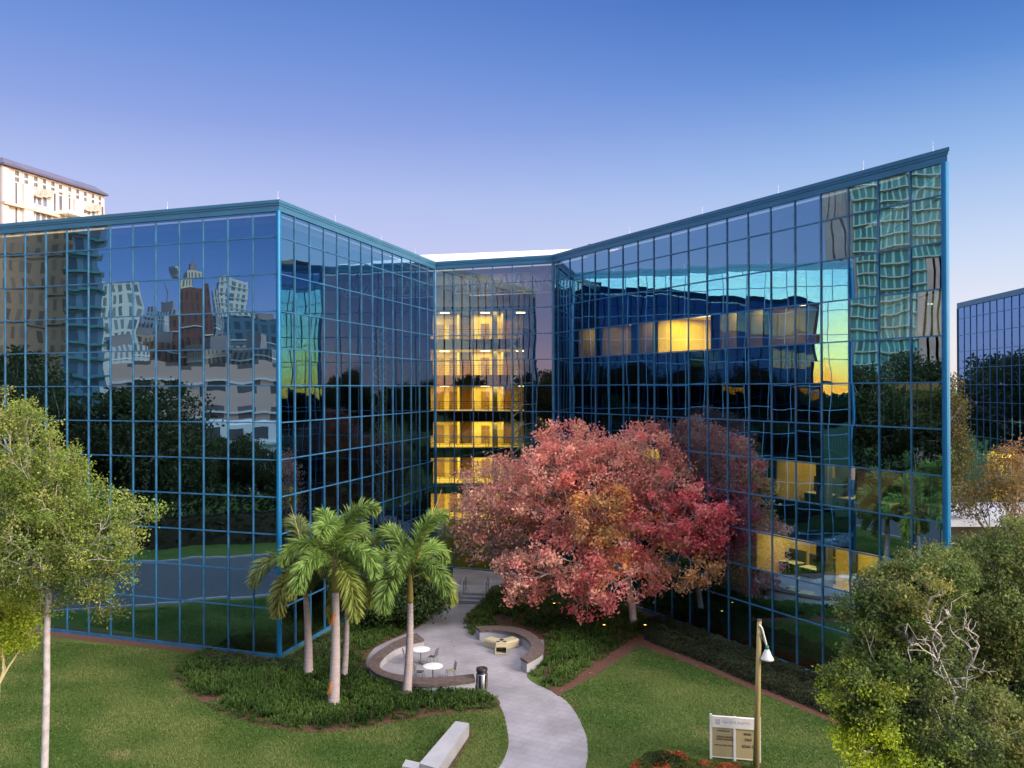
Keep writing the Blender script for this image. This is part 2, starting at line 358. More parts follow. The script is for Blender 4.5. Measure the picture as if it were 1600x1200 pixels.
def put_panes(facs, parent, nsingle):
    allp = []
    for f in facs:
        for ar, v in f.panes(): allp.append((ar, v, f.glass))
    allp.sort(key=lambda x: -x[0])
    for ar, v, g in allp[:nsingle]:
        meshobj('window_pane', v, [(0, 1, 2, 3)], g, parent)
    rest = {}
    for ar, v, g in allp[nsingle:]: rest.setdefault(g.name, []).append(v)
    mats = {f.glass.name: f.glass for f in facs}
    V, Fq, mi = [], [], []
    for k, (gn, vs) in enumerate(rest.items()):
        for v in vs:
            n = len(V); V += v; Fq.append((n, n + 1, n + 2, n + 3)); mi.append(k)
    o = meshobj('window_panes', V, Fq, None, parent, kind='stuff')
    for gn in rest: o.data.materials.append(mats[gn])
    o.data.polygons.foreach_set('material_index', mi)
bld = root('glass_office_building', (0., 55., 0.), 'six storey blue mirror glass office building with two angled wings and a lit atrium', 'office building')
nL = np.array([-math.sin(math.radians(18.43)), -math.cos(math.radians(18.43))])
nAB = np.array([AD[1], -AD[0]]); nBC = np.array([BCd[1], -BCd[0]]); nCD = np.array([CDd[1], -CDd[0]])
fL = Facade(A, LD, nL, [i * WP for i in range(27)], GL)
fAB = Facade(A, AD, nAB, [i * WP for i in range(15)], GL)
fBC = Facade(B, BCd, nBC, [0] + [LBC * k / 6 for k in range(1, 6)] + [LBC], GLA)
fCD = Facade(C, CDd, nCD, [0] + [.45 * WP + i * WP for i in range(20)], GL)
D2d = (D2 - D) / np.linalg.norm(D2 - D); nD = np.array([D2d[1], -D2d[0]])
fDE = Facade(D, D2d, nD, [0, 2, 4, 6, 8, 10, 12.2], GL)
put_panes([fL, fAB, fBC, fCD, fDE], bld, 100)
for f in (fL, fAB, fBC, fCD, fDE): f.frame(bld)
for p, wd in ((A, .14), (D, .16), (B, .11), (C, .11)):
    m = MB(); m.tube([(p[0], p[1], 0.01), (p[0], p[1], TOPG)], wd, n=12); m.build('corner_post', BLUEP if p is D or p is A else BLUE, bld)
# fascia in three stepped courses along the roof line
out = [Epos, A, B, C, D, D2]
def offset_poly(pts, off):
    res = []
    for i, p in enumerate(pts):
        if i == 0: d1 = d2 = pts[1] - pts[0]
        elif i == len(pts) - 1: d1 = d2 = pts[-1] - pts[-2]
        else: d1 = pts[i] - pts[i - 1]; d2 = pts[i + 1] - pts[i]
        n1 = np.array([d1[1], -d1[0]]) / np.linalg.norm(d1); n2 = np.array([d2[1], -d2[0]]) / np.linalg.norm(d2)
        b = n1 + n2; b = b / np.linalg.norm(b); k = min(1 / max(b @ n1, .3), 2.2); res.append(p + b * off * k)
    return res
for (o0, z0, z1) in ((.07, TOPG, TOPG + .30), (.10, TOPG + .304, TOPG + .42), (.13, TOPG + .424, TOPF)):
    a = offset_poly(out, o0); b = offset_poly(out, -.5); m = MB()
    for i in range(len(out) - 1):
        q = [a[i], a[i + 1], b[i + 1], b[i]]; m.prism([tuple(x) for x in q], z0, z1)
    m.build('roof_fascia', FASC, bld)
back = [D2, np.array([9., 106.]), np.array([-46., 104.]), Epos]
m = MB(); rp = [tuple(p) for p in offset_poly(out, -.5)] + [tuple(p) for p in back[1:3]]
m.prism(rp, TOPG - .5, TOPG - .1); m.build('roof', ROOFG, bld)
m = MB()
for i in range(3):
    p, q = back[i], back[i + 1]; d = (q - p) / np.linalg.norm(q - p); n = np.array([-d[1], d[0]]) * .2
    m.prism([tuple(p), tuple(q), tuple(q + n), tuple(p + n)], 0, TOPG - .55)
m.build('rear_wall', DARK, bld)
# slabs and near-black liners of both wings; unlit darkness put into their colour
inAB = -nAB; inCD = -nCD; inL = -nL
Ain, Bin = A + inAB * 6 + inL * 6, B + inAB * 6; Ein = Epos + inL * 6
Cin = C + inCD * 7; Din = Cin + CDd * 23.0
slabL = [A + (inAB + inL) * .35, B + inAB * .35, Bin, Ain, Ein, Epos + inL * .35]
slabR = [C + inCD * .35, D + inCD * .35 - CDd * .5 + np.array([.1, .9]), Din, Cin]
for k in range(1, 6):
    m = MB(); m.prism([tuple(p) for p in slabL], 4 * k - .5, 4 * k); m.prism([tuple(p) for p in slabR], 4 * k - .5, 4 * k)
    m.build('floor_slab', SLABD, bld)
m = MB()
for path in ([Ein, Ain, Bin, Bin + np.array([-3, 34])], [Cin + np.array([2., 34.]), Cin, Din]):
    for i in range(len(path) - 1):
        p, q = path[i], path[i + 1]; d = (q - p) / np.linalg.norm(q - p); n = np.array([-d[1], d[0]]) * .15
        m.prism([tuple(p - d * .1), tuple(q + d * .1), tuple(q + d * .1 + n), tuple(p - d * .1 + n)], 0.02, TOPG - .55)
# end walls closing the wings towards the atrium
for p, q in ((B + inAB * .4, Bin), (C + inCD * .4, Cin)):
    d = (q - p) / np.linalg.norm(q - p); n = np.array([-d[1], d[0]]) * .15
    m.prism([tuple(p), tuple(q), tuple(q + n), tuple(p + n)], 0.02, TOPG - .56)
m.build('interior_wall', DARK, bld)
# dark lift core on the right of the atrium, seen through the glass
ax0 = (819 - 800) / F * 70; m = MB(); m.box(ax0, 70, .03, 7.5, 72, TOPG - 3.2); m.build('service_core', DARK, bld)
# atrium galleries
AX0, AX1 = -13.0, 2.2
def arealight(name, loc, sx_, sy_, power, col=(1, .72, .25), parent=None, rotz=0):
    l = bpy.data.lights.new(name, 'AREA'); l.shape = 'RECTANGLE'; l.size = sx_; l.size_y = sy_; l.energy = power; l.color = col
    o = bpy.data.objects.new(name, l); COL.objects.link(o); o.location = loc; o.rotation_euler = (0, 0, rotz); return o
GAL = [0.05, 3.95, 7.9, 11.85, 15.8, 19.75]
for gi, gz in enumerate(GAL):
    # curved front edge
    m = MB(); edge = []
    for k in range(13):
        x = AX0 + (AX1 - AX0) * k / 12; edge.append((x, 88.6 + 1.1 * math.sin(k / 12 * math.pi) * (1 if gi % 2 else .6)))
    poly = edge + [(AX1, 101), (AX0, 101)]
    if gi > 0: m.prism(poly, gz - 1.05, gz); m.build('gallery_slab', SLABD, bld)
    fl = MB(); fl.prism([(x, y + .25) for x, y in edge] + [(AX1 - .1, 100.9), (AX0 + .1, 100.9)], gz + .004, gz + .03); fl.build('gallery_floor', CARP, bld)
    ce = MB(); cz = gz + 4 - 1.2
    if gi < 5: ce.prism([(x, y + .3) for x, y in edge] + [(AX1 - .1, 100.9), (AX0 + .1, 100.9)], cz + .02, cz + .06); ce.build('gallery_ceiling', CEIL, bld)
    wl = MB(); top = cz if gi < 5 else gz + 3.2
    wl.box(AX0 + .05, 96.6, gz + .03, -6.2, 96.8, top); wl.box(-4.6, 95.4, gz + .03, -1.2, 95.6, top); wl.box(0.2, 97.2, gz + .03, AX1 - .05, 97.4, top); wl.box(-6.1, 98.4, gz + .03, .2, 98.6, top)
    wl.box(-6.3, 94.2, gz + .03, -6.1, 96.8, top); wl.box(-4.7, 95.6, gz + .03, -4.5, 100, top); wl.box(-1.2, 92.4, gz + .03, -1.0, 95.6, top)
    wl.box(AX0 - .1, 88.9, gz + .03, AX0 + .04, 101, top); wl.build('gallery_wall', WARM, bld)
    ow = MB(); ow.box(-1.15, 97.0, gz + .03, .15, 97.2, top - .5); ow.box(-5.9, 98.2, gz + .03, -4.8, 98.39, top - .7); ow.build('gallery_end_wall', WARM2, bld)
    dw = MB()
    for x0, yy in ((-12.2, 96.58), (-9.0, 96.58), (-7.4, 96.58), (-3.6, 95.38), (.7, 97.18)): dw.box(x0, yy - .05, gz + .03, x0 + .95, yy + .001, gz + 2.15)
    dw.build('gallery_door', pm('brown_door', (.30, .17, .06), (.22, .12, .04)) if gi == 0 else bpy.data.materials['brown_door'], bld)
    tp_ = MB()
    for x0 in (-11.2, -6.9, -2.6): tp_.lathe([(0, .72), (.4, .72), (.4, .75), (0, .75)], (x0, 90.2, gz + .03), 12); tp_.tube([(x0, 90.2, gz + .03), (x0, 90.2, gz + .75)], .04, n=6)
    tp_.build('gallery_table', STEEL, bld)
    co = MB()
    for x in (-9.4, -1.9): co.box(x - .28, 90.6, gz + .03, x + .28, 91.2, top)
    co.build('gallery_column', BEIGE, bld)
    ra_ = MB(); n_ = len(edge)
    for zz_ in (.35, .6, .85, 1.08):
        ra_.tube([(x, y + .1, gz + zz_) for x, y in edge], .03 if zz_ > 1 else .014, n=5)
    for k in range(n_): ra_.tube([(edge[k][0], edge[k][1] + .1, gz), (edge[k][0], edge[k][1] + .1, gz + 1.08)], .022, n=5)
    ra_.build('balcony_railing', BLACK, bld)
    la = MB()
    for x in (-11.4, -7.6, -3.0, 1.0): la.box(x - .5, 92, top - .06, x + .5, 93.1, top - .03)
    la.box(-12.3, 95.2, top - .06, -10.3, 96.2, top - .03)
    if gi == 5:
        ce = MB(); ce.prism([(x, y + 1.4) for x, y in edge] + [(AX1 - .1, 100.9), (AX0 + .1, 100.9)], top, top + .5); ce.build('gallery_ceiling', SLABD, bld)
    la.build('ceiling_light', LAMP, bld)
    arealight('gallery_lamp', ((AX0 + AX1) / 2, 92.6, top - .12), 12, 5, 1000, (1, .90, .30))
    arealight('gallery_door_lamp', (-11.6, 94.5, top - .12), 1.6, 1.6, 260, (1, .88, .55))
# lattice column, roof truss
m = MB(); lx, ly = (807 - 800) / F * 66.5, 66.5; hw = .40
for sx_ in (-1, 1):
    for sy_ in (-1, 1): m.tube([(lx + sx_ * hw, ly + sy_ * hw, 0), (lx + sx_ * hw, ly + sy_ * hw, 19.5)], .075, n=6)
for k in range(13):
    z0 = k * 1.5
    for sy_ in (-1, 1):
        m.tube([(lx - hw, ly + sy_ * hw, z0), (lx + hw, ly + sy_ * hw, z0 + .75)], .065, n=5); m.tube([(lx + hw, ly + sy_ * hw, z0 + .75), (lx - hw, ly + sy_ * hw, z0 + 1.5)], .065, n=5)
        m.tube([(lx - hw, ly + sy_ * hw, z0 + .75), (lx + hw, ly + sy_ * hw, z0 + .75)], .03, n=5)
m.build('lattice_column', WHITE, bld)
m = MB(); n3 = -nBC
for off, zt in ((1.6, TOPG - .3), (5.0, TOPG - .1)):
    a0 = B + BCd * .4 + n3 * off; L = LBC - 1.2; nb = 7
    for k in range(nb):
        p0 = a0 + BCd * L * k / nb; p1 = a0 + BCd * L * (k + .5) / nb; p2 = a0 + BCd * L * (k + 1) / nb
        m.tube([(*p0, zt), (*p1, zt - 1.5)], .11, n=6); m.tube([(*p1, zt - 1.5), (*p2, zt)], .06, n=6)
    m.tube([(*(a0), zt), (*(a0 + BCd * L), zt)], .06, n=6); m.tube([(*(a0 + BCd * L * .5 / nb), zt - 1.5), (*(a0 + BCd * L * (nb - .5) / nb), zt - 1.5)], .06, n=6)
m.build('roof_truss', WHITE, bld)
arealight('truss_fill_light', (-1.5, 70, 19.5), 6, 2, 260, (1, .93, .85)).rotation_euler = (math.pi, 0, 0)  # up-facing fill light added to brighten the roof truss, not a real fitting
# white atrium roof rising behind the fascia
m = MB(); a = B + n3 * .6 - BCd * 1; b = C + n3 * .6 + BCd * 1
V = [(a[0], a[1], TOPF - .2), (b[0], b[1], TOPF - .2), (11.5, 88, 28.9), (-14.5, 90, 28.3), (-14.5, 90, 28.9), (11.5, 88, 29.5), (b[0], b[1], TOPF + .05), (a[0], a[1], TOPF + .05)]
m.add(V, [(0, 3, 2, 1), (7, 6, 5, 4), (0, 1, 6, 7), (1, 2, 5, 6), (2, 3, 4, 5), (3, 0, 7, 4)]); m.build('atrium_roof', ROOFW, bld)
# lightning rods along the parapet
def rod(x, y, z):
    m = MB(); m.tube([(x, y, z), (x, y, z + .5)], [.012, .006], n=5); m.lathe([(.06, 0), (.04, .06), (.0, .08)], (x, y, z), 8); m.build('lightning_rod', WHITE, bld)
for f, ts in ((fL, (.1, 7.4, 14.8, 22)), (fAB, (6.5, 13, 19)), (fCD, (9.5, 16.5, 22.3, 27.5, 31))):
    for t in ts: p = f.pt(t, -.1); rod(p[0], p[1], TOPF)
# small roof plant box behind the right parapet
m = MB(); p = Q(936, 386, 62); m.box(p[0] - .8, p[1], TOPG - .1, p[0] + .8, p[1] + 1.5, TOPF + .75); m.build('rooftop_unit', BLACK, bld)

PARTN = pm('grey_partition', (.17, .15, .10), (.11, .10, .07), scale=.8)
# lit offices on the right wing
def room(i0, i1, fz, power, depth=6.2, dark=False, col=(1, .93, .36)):
    s0, s1 = .45 * WP + i0 * WP, .45 * WP + i1 * WP; ins = -nCD
    def q(s, off): p = C + CDd * s + ins * off; return (p[0], p[1])
    md = depth
    fl = MB(); fl.prism([q(s0, .4), q(s1, .4), q(s1, md), q(s0, md)], fz + .01, fz + .04); fl.build('office_floor', CARP, bld)
    ce = MB(); ce.prism([q(s0, .4), q(s1, .4), q(s1, md), q(s0, md)], fz + 2.85, fz + 2.9); ce.build('office_ceiling', CEIL, bld)
    wl = MB(); wl.prism([q(s0, md), q(s1, md), q(s1, md + .1), q(s0, md + .1)], fz + .04, fz + 2.85)
    wl.prism([q(s0 - .1, .4), q(s0, .4), q(s0, md), q(s0 - .1, md)], fz + .04, fz + 2.85); pw_ = MB(); pw_.prism([q(s1, .4), q(s1 + .1, .4), q(s1 + .1, md + .1), q(s1, md + .1)], fz + .04, fz + 2.85); pw_.build('office_partition', PARTN, bld)
    wl.build('office_wall', WARM, bld)
    la = MB(); n_ = max(1, int((s1 - s0) / 2.4))
    for k in range(n_):
        for oo in (1.6, 3.8):
            s = s0 + (k + .5) * (s1 - s0) / n_
            la.prism([q(s - .55, oo), q(s + .55, oo), q(s + .55, oo + .5), q(s - .55, oo + .5)], fz + 2.80, fz + 2.84)
    la.build('ceiling_light', LAMP, bld)
    c = q((s0 + s1) / 2, md * .5)
    arealight('office_lamp', (c[0], c[1], fz + 2.76), (s1 - s0) * .8, md * .6, power, col, rotz=math.radians(-61.03))
    return q
q1 = room(12.1, 17.3, 4.0, 270, 5.0, col=(1, .95, .36))
q2 = room(13.0, 16.0, 8.0, 75, 4.6, col=(1, .95, .5))
q3 = room(6.95, 9.9, 16.0, 850, 5.0, col=(1, .86, .12))
room(1.4, 2.6, 16.0, 12, 4.0); room(3.2, 5.2, 16.0, 26, 4.0, col=(.9, .85, .3)); room(5.7, 6.6, 16.0, 6, 4.0); room(10.4, 11.2, 16.0, 9, 4.0, col=(1, .8, .3)); room(11.7, 12.4, 16.0, 9, 4.0); room(12.7, 14.2, 16.0, 14, 3.6, col=(.9, .9, .45)); room(5.9, 7.0, 8.0, 90, 4.0)
room(0.7, 2.0, 4.0, 90, 4.0)
# opaque spandrel backing between the vision rows
m = MB()
for f, L_sp in ((fL, 26 * WP), (fAB, 14 * WP), (fCD, 19.45 * WP)):
    for r_ in (-6, -4, -2, 0, 2):
        z0 = ZR0 + r_ * H; z0, z1 = (z0 + .03, z0 + H - .03)
        q = [f.pt(.15, -.14)[:2], f.pt(L_sp - .15, -.14)[:2], f.pt(L_sp - .15, -.2)[:2], f.pt(.15, -.2)[:2]]; m.prism([tuple(p) for p in q], z0, z1)
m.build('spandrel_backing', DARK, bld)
# office furniture seen through the lowest lit row
PART = pm('cubicle_fabric', (.07, .075, .07), (.05, .055, .05), scale=5)
def s_of(i): return .45 * WP + i * WP
LB_DESK = ['cubicle desk behind the lit second storey window nearest the dark pillar', 'cubicle desk with dark screen in the middle of the lit second storey office', 'cubicle desk at the far left of the lit second storey office']
for k, (i, off) in enumerate(((13.6, 2.2), (12.3, 2.4), (11.2, 2.2))):
    p = q1(s_of(i), off); d = thing('office_desk', (p[0], p[1], 4.04), LB_DESK[k], 'desk', 'desks in the lit office', math.radians(-61))
    m = MB(); m.box(-.8, -.4, .70, .8, .4, .74); m.build('desk_top', WHITE, d)
    for sx_ in (-.75, .75): m = MB(); m.box(sx_ - .03, -.36, 0, sx_ + .03, .36, .70); m.build('side_panel', PART, d)
    m = MB(); m.box(-.85, .45, 0, .85, .5, 1.35); m.build('partition_screen', PART, d)
    m = MB(); m.box(-.3, .1, .84, .3, .14, 1.2); m.box(-.05, .1, .74, .05, .16, .84); m.build('monitor', BLACK, d)
def office_chair(p, z, rot, label):
    d = thing('office_chair', (p[0], p[1], z), label, 'chair', None, rot); m = MB()
    m.box(-.25, -.25, .42, .25, .25, .5); m.build('seat', BLACK, d); m = MB(); m.box(-.23, .22, .5, .23, .29, 1.0); m.build('backrest', BLACK, d)
    m = MB(); m.tube([(0, 0, .08), (0, 0, .42)], .03)
    for k in range(5): m.tube([(0, 0, .1), (.28 * math.cos(k * 1.257), .28 * math.sin(k * 1.257), .04)], .02)
    m.build('swivel_base', STEEL, d)
for k, (i, off, q_, fz, lab) in enumerate(((13.7, 2.4, q2, 8.04, 'cubicle desk at the left of the dim lit third storey office'), (14.9, 2.6, q2, 8.04, 'cubicle desk in the middle of the dim lit third storey office'), (16.0, 2.2, q2, 8.04, 'cubicle desk at the right of the dim lit third storey office'), (16.4, 3.2, q1, 4.04, 'cubicle desk beyond the lone chair in the lit second storey office'))):
    p = q_(s_of(i), off); d = thing('office_desk', (p[0], p[1], fz), lab, 'desk', 'desks in the lit office', math.radians(-61 + 90 * (k % 2)))
    m = MB(); m.box(-.8, -.4, .70, .8, .4, .74); m.build('desk_top', WHITE, d)
    for sx_ in (-.75, .75): m = MB(); m.box(sx_ - .03, -.36, 0, sx_ + .03, .36, .70); m.build('side_panel', PART, d)
    m = MB(); m.box(-.85, .45, 0, .85, .5, 1.55); m.build('partition_screen', PART, d)
    m = MB(); m.box(-.3, .1, .84, .3, .14, 1.2); m.box(-.05, .1, .74, .05, .16, .84); m.build('monitor', BLACK, d)
m = MB()
for q_, fz, dp_ in ((q1, 4.04, 4.95), (q2, 8.04, 4.55), (q3, 16.04, 4.95)):
    i0 = 12.4 if fz < 5 else (13.2 if fz < 9 else 7.1)
    for k in range(4):
        a = s_of(i0 + k * 1.15); w_ = .5 if k % 2 else .9
        m.prism([q_(a, dp_), q_(a + w_, dp_), q_(a + w_, dp_ - .06), q_(a, dp_ - .06)], fz + (.0 if k % 2 else .9), fz + 2.1)
m.build('wall_cabinet', PART, bld)
office_chair(q1(s_of(15.4), 2.0), 4.04, .6, 'dark office chair standing alone right of the pillar in the lit second storey office')
office_chair(q1(s_of(12.8), 1.3), 4.04, 2.6, 'dark office chair pulled up between cubicle desks behind lit window')
m = MB()
for i in (14.55,):
    m.prism([q1(s_of(i) - .28, .75), q1(s_of(i) + .28, .75), q1(s_of(i) + .28, 1.3), q1(s_of(i) - .28, 1.3)], 4.05, 6.84)
    m.prism([q1(s_of(i) - .28, .75), q1(s_of(i) + .28, .75), q1(s_of(i) + .28, 1.3), q1(s_of(i) - .28, 1.3)], 8.05, 10.84)
m.build('interior_column', pm('grey_column', (.16, .15, .14), (.12, .12, .11)), bld)

# ------------------------------------------------------------------ second glass building far right
b2 = root('neighbouring_glass_building', (56., 90., 0.), 'blue mirror glass office building standing beyond the right end of the main one', 'office building')
q0 = np.array(Q(1497, 474, 100)[:2]); q1_ = np.array([50.5, 62.0]); dd = (q1_ - q0); L2 = np.linalg.norm(dd); dd = dd / L2; n2 = np.array([-dd[1], dd[0]]) * -1
if n2[0] > 0: n2 = -n2
fz2 = Facade(q0, dd, n2, [i * WP for i in range(int(L2 / WP))], GLF, mw=.034)
put_panes([fz2], b2, 100); fz2.frame(b2)
qe = q0 + dd * WP * (len(fz2.st) - 1)
m = MB(); m.prism([tuple(q0 + n2 * .15), tuple(qe + n2 * .15), tuple(qe - n2 * 20), tuple(q0 - n2 * 20)], TOPG, TOPF); m.build('roof_fascia', FASC, b2)
m = MB(); m.prism([tuple(q0 - n2 * 4.5), tuple(qe - n2 * 4.5), tuple(qe - n2 * 5), tuple(q0 - n2 * 5)], 0, TOPG - .01); m.prism([tuple(q0 - n2 * .1), tuple(q0 - n2 * 4.4), tuple(q0 - n2 * 4.4 + dd * .2), tuple(q0 - n2 * .1 + dd * .2)], 0, TOPG - .01)
m.prism([tuple(q0 + n2 * .05 - dd * .1), tuple(q0 + n2 * .05 - dd * .3), tuple(q0 - n2 * 20 - dd * .3), tuple(q0 - n2 * 20 - dd * .1)], 0, TOPG - .01)
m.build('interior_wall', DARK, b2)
for k in range(1, 6):
    m = MB(); m.prism([tuple(q0 - n2 * .3 + dd * .3), tuple(qe - n2 * .3), tuple(qe - n2 * 4.4), tuple(q0 - n2 * 4.4 + dd * .3)], 4 * k - .9, 4 * k); m.build('floor_slab', SLABD, b2)
for k, (s0, s1, fz, pw) in enumerate(((4, 12, 4, 420), (5, 9.5, 0, 200), (13.5, 18, 8, 260))):
    m = MB(); pa, pb = q0 + dd * s0, q0 + dd * s1
    m.prism([tuple(pa - n2 * 1.4), tuple(pb - n2 * 1.4), tuple(pb - n2 * 1.5), tuple(pa - n2 * 1.5)], fz + .05, fz + 3); m.build('lit_wall', WARM, b2)
    c = (pa + pb) / 2 - n2 * .8; arealight('lobby_lamp', (c[0], c[1], fz + 3.0), .8, 6, pw * 1.6, (1, .93, .35))

# ------------------------------------------------------------------ cream tower far left
TOWER = pm('cream_stucco', (.64, .63, .66), (.58, .57, .60), scale=.08, rough=.8, detail=3)
TOWS = pm('tower_band', (.56, .51, .47), (.50, .45, .41), scale=.3)
TROOF = pm('slate_roof', (.10, .11, .20), (.08, .09, .16), scale=.3)
TWIN = pm('tower_dark_glass', (.16, .17, .20), (.10, .11, .14), scale=.3, rough=.2)
TWINB = pm('tower_blue_glass', (.20, .25, .38), (.16, .2, .32), scale=.3, rough=.15)
ta = np.array(Q(3, 241, 150)[:2]); zt_ = Q(3, 241, 150)[2]
dpt = 150 * (606.7 - 241) / (606.3 - 292.); tb = np.array(Q(163, 292, dpt)[:2])
td = (tb - ta); TL = np.linalg.norm(td); td /= TL; tn = np.array([td[1], -td[0]])
tw = root('cream_tower', (float(ta[0]), float(ta[1]), 0.), 'tall cream hotel tower with dark sloped roof edge behind the left wing', 'tower')
def tq(s, off): p = ta + td * s + tn * off; return (p[0], p[1])
m = MB(); m.prism([tq(0, 0), tq(TL, 0), tq(TL, -30), tq(0, -30)], 0, zt_ - 2.0)
def ts_(px): # station on the face for a photo x
    a, d, _ = ray(px, 300); r = np.array([a, d]); Mx = np.array([[r[0], -td[0]], [r[1], -td[1]]]); return float(np.linalg.solve(Mx, ta)[1])
def tz(px, py):
    s = ts_(px); p = ta + td * s; return Q(px, py, p[1])[2]
for x0, x1, ytop in ((33, 47, 287), (113, 126, 311)):
    m.prism([tq(ts_(x0), .8), tq(ts_(x1), .8), tq(ts_(x1), 0), tq(ts_(x0), 0)], 0, tz(x0, ytop))
m.prism([tq(ts_(1), .5), tq(ts_(10), .5), tq(ts_(10), 0), tq(ts_(1), 0)], 0, tz(5, 262))
m.build('wall', TOWER, tw)
m = MB(); m.prism([tq(-.4, .9), tq(TL + .2, .9), tq(TL + .2, -30.5), tq(-.4, -30.5)], zt_ - 1.99, zt_ - 1.6)
V0 = [tq(-.3, .8), tq(TL + .1, .8), tq(TL + .1, -30.4), tq(-.3, -30.4)]; V1 = [tq(1, -1), tq(TL - 1.6, -1), tq(TL - 1.6, -29), tq(1, -29)]
m.add([(*p, zt_ - 1.599) for p in V0] + [(*p, zt_ - .2) for p in V1], [(0, 1, 5, 4), (1, 2, 6, 5), (2, 3, 7, 6), (3, 0, 4, 7), (4, 5, 6, 7)]); m.build('roof', TROOF, tw)
m = MB(); zb = tz(20, 319); m.prism([tq(-.3, .95), tq(ts_(88), .95), tq(ts_(88), 0), tq(-.3, 0)], zb - .5, zb); m.build('string_course', TOWS, tw)
def twin(px0, px1, y0, y1, mat=TWIN, nx=1, ny=1):
    """a window between photo columns px0..px1, rows y0 top, y1 bottom at its left edge"""
    s0, s1 = ts_(px0), ts_(px1); zt, zb2 = tz(px0, y0), tz(px0, y1)
    m = MB(); sw = (s1 - s0); gx = sw * .10 if nx > 1 else 0; gz = .35 if ny > 1 else 0
    for a in range(nx):
        for b_ in range(ny):
            u0 = s0 + (sw + gx) / nx * a; u1 = u0 + (sw + gx) / nx - gx
            hh = (zt - zb2 + gz) / ny; w0 = zb2 + hh * b_; w1 = w0 + hh - gz
            m.prism([tq(u0, .06), tq(u1, .06), tq(u1, -.05), tq(u0, -.05)], w0, w1)
    fr = MB(); e = .22
    for (u0, u1, w0, w1) in ((s0 - e, s1 + e, zt, zt + e), (s0 - e, s1 + e, zb2 - e, zb2), (s0 - e, s0, zb2, zt), (s1, s1 + e, zb2, zt)):
        fr.prism([tq(u0, .16), tq(u1, .16), tq(u1, -.02), tq(u0, -.02)], w0, w1)
    o = m.build('window', mat, tw); fr.build('window_frame', TOWER, o)
for x, y in ((22.5, 266), (37, 270.5), (52, 275), (65.5, 279), (79, 283), (91, 288), (105.5, 292), (118, 295.5), (130, 299.5), (142, 303), (153, 306.5)):
    n = (153 - x) / 130; twin(x, x + 4.4 + 2.2 * n, y, y + 14 + 3 * n, nx=2, ny=2)
for x, y, y1 in ((22.8, 285, 352), (83, 300, 330), (106, 304, 336), (157.5, 322, 345)): twin(x, x + 3.4, y, y1, nx=2)
twin(91.5, 96.5, 300, 328)
for x in (49, 58, 66.5): twin(x, x + 6, 303.5 + (x - 49) * .3, 317 + (x - 49) * .3, TWINB)
for x in (55, 64, 72.5): twin(x, x + 6.5, 327 + (x - 55) * .3, 352, TWINB)
for x in (128, 135.5, 143): twin(x, x + 4.6, 326 + (x - 128) * .3, 338 + (x - 128) * .3, TWINB)
for x in (50, 59, 67, 129, 136, 143.5):
    m = MB(); s = ts_(x); z = tz(x, 299.5 if x < 100 else 322); m.prism([tq(s, .9), tq(s + 1.6, .9), tq(s + 1.6, 0), tq(s, 0)], z - .9, z - .6)
    for k in range(5): m.prism([tq(s + .38 * k, .88), tq(s + .38 * k + .1, .88), tq(s + .38 * k + .1, .8), tq(s + .38 * k, .8)], z - .6, z + .4)
    m.prism([tq(s, .9), tq(s + 1.6, .9), tq(s + 1.6, .8), tq(s, .8)], z + .4, z + .5); m.build('balcony', TOWS, tw)
for x, y in ((19.5, 256), (34, 261), (48.5, 265.5), (62.5, 270), (76, 274), (89.5, 278.5), (102, 282.5), (114.5, 286.5), (127, 290.5), (139, 294), (150, 297.5)):
    m = MB(); s = ts_(x); z = tz(x, y); m.prism([tq(s, .1), tq(s + .7, .1), tq(s + .7, -.02), tq(s, -.02)], z - .5, z + .2); m.build('vent_opening', TWIN, tw)
# white porch roof on the tower's lower step
m = MB(); z = tz(104, 333); m.prism([tq(ts_(88), 3), tq(ts_(122), 3), tq(ts_(122), 0), tq(ts_(88), 0)], z - .7, z); m.build('entrance_canopy', WHITE, tw)

# ------------------------------------------------------------------ ground and paving
def sheet(name, poly, z, mat, thick=None, **kw):
    me = MB(); n = len(poly)
    a = sum(poly[i][0] * poly[(i + 1) % n][1] - poly[(i + 1) % n][0] * poly[i][1] for i in range(n))
    if a < 0: poly = poly[::-1]
    me.v = [(p[0], p[1], z) for p in poly]; me.f = [tuple(range(n))]
    o = me.build(name, mat, None, **kw); o['kind'] = kw.get('kind', 'structure'); return o
def smooth_poly(pts, k=4):
    n = len(pts); out_ = []
    for i in range(n):
        p0, p1, p2, p3 = (np.array(pts[(i + j) % n]) for j in (-1, 0, 1, 2))
        for t in np.arange(k) / k:
            out_.append(tuple(.5 * ((2 * p1) + (-p0 + p2) * t + (2 * p0 - 5 * p1 + 4 * p2 - p3) * t * t + (-p0 + 3 * p1 - 3 * p2 + p3) * t ** 3)))
    return out_
def smooth_line(pts, k=5):
    out_ = []; n = len(pts)
    for i in range(n - 1):
        p0, p1, p2, p3 = (np.array(pts[min(max(i + j, 0), n - 1)]) for j in (-1, 0, 1, 2))
        for t in np.arange(k) / k:
            out_.append(tuple(.5 * ((2 * p1) + (-p0 + p2) * t + (2 * p0 - 5 * p1 + 4 * p2 - p3) * t * t + (-p0 + 3 * p1 - 3 * p2 + p3) * t ** 3)))
    out_.append(tuple(pts[-1])); return out_
sheet('ground', [(-3000, -3000), (3000, -3000), (3000, 3000), (-3000, 3000)], 0, LAWN)
GR = lambda L: [P2(x, y) for x, y in L]
lft = smooth_line(GR([(690, 944), (672, 958), (655, 972), (600, 1000), (572, 1035), (600, 1062), (660, 1074), (745, 1072), (760, 1079), (774.7, 1094), (787, 1116), (794.6, 1155.7), (791, 1177), (780, 1199), (745, 1250)]))
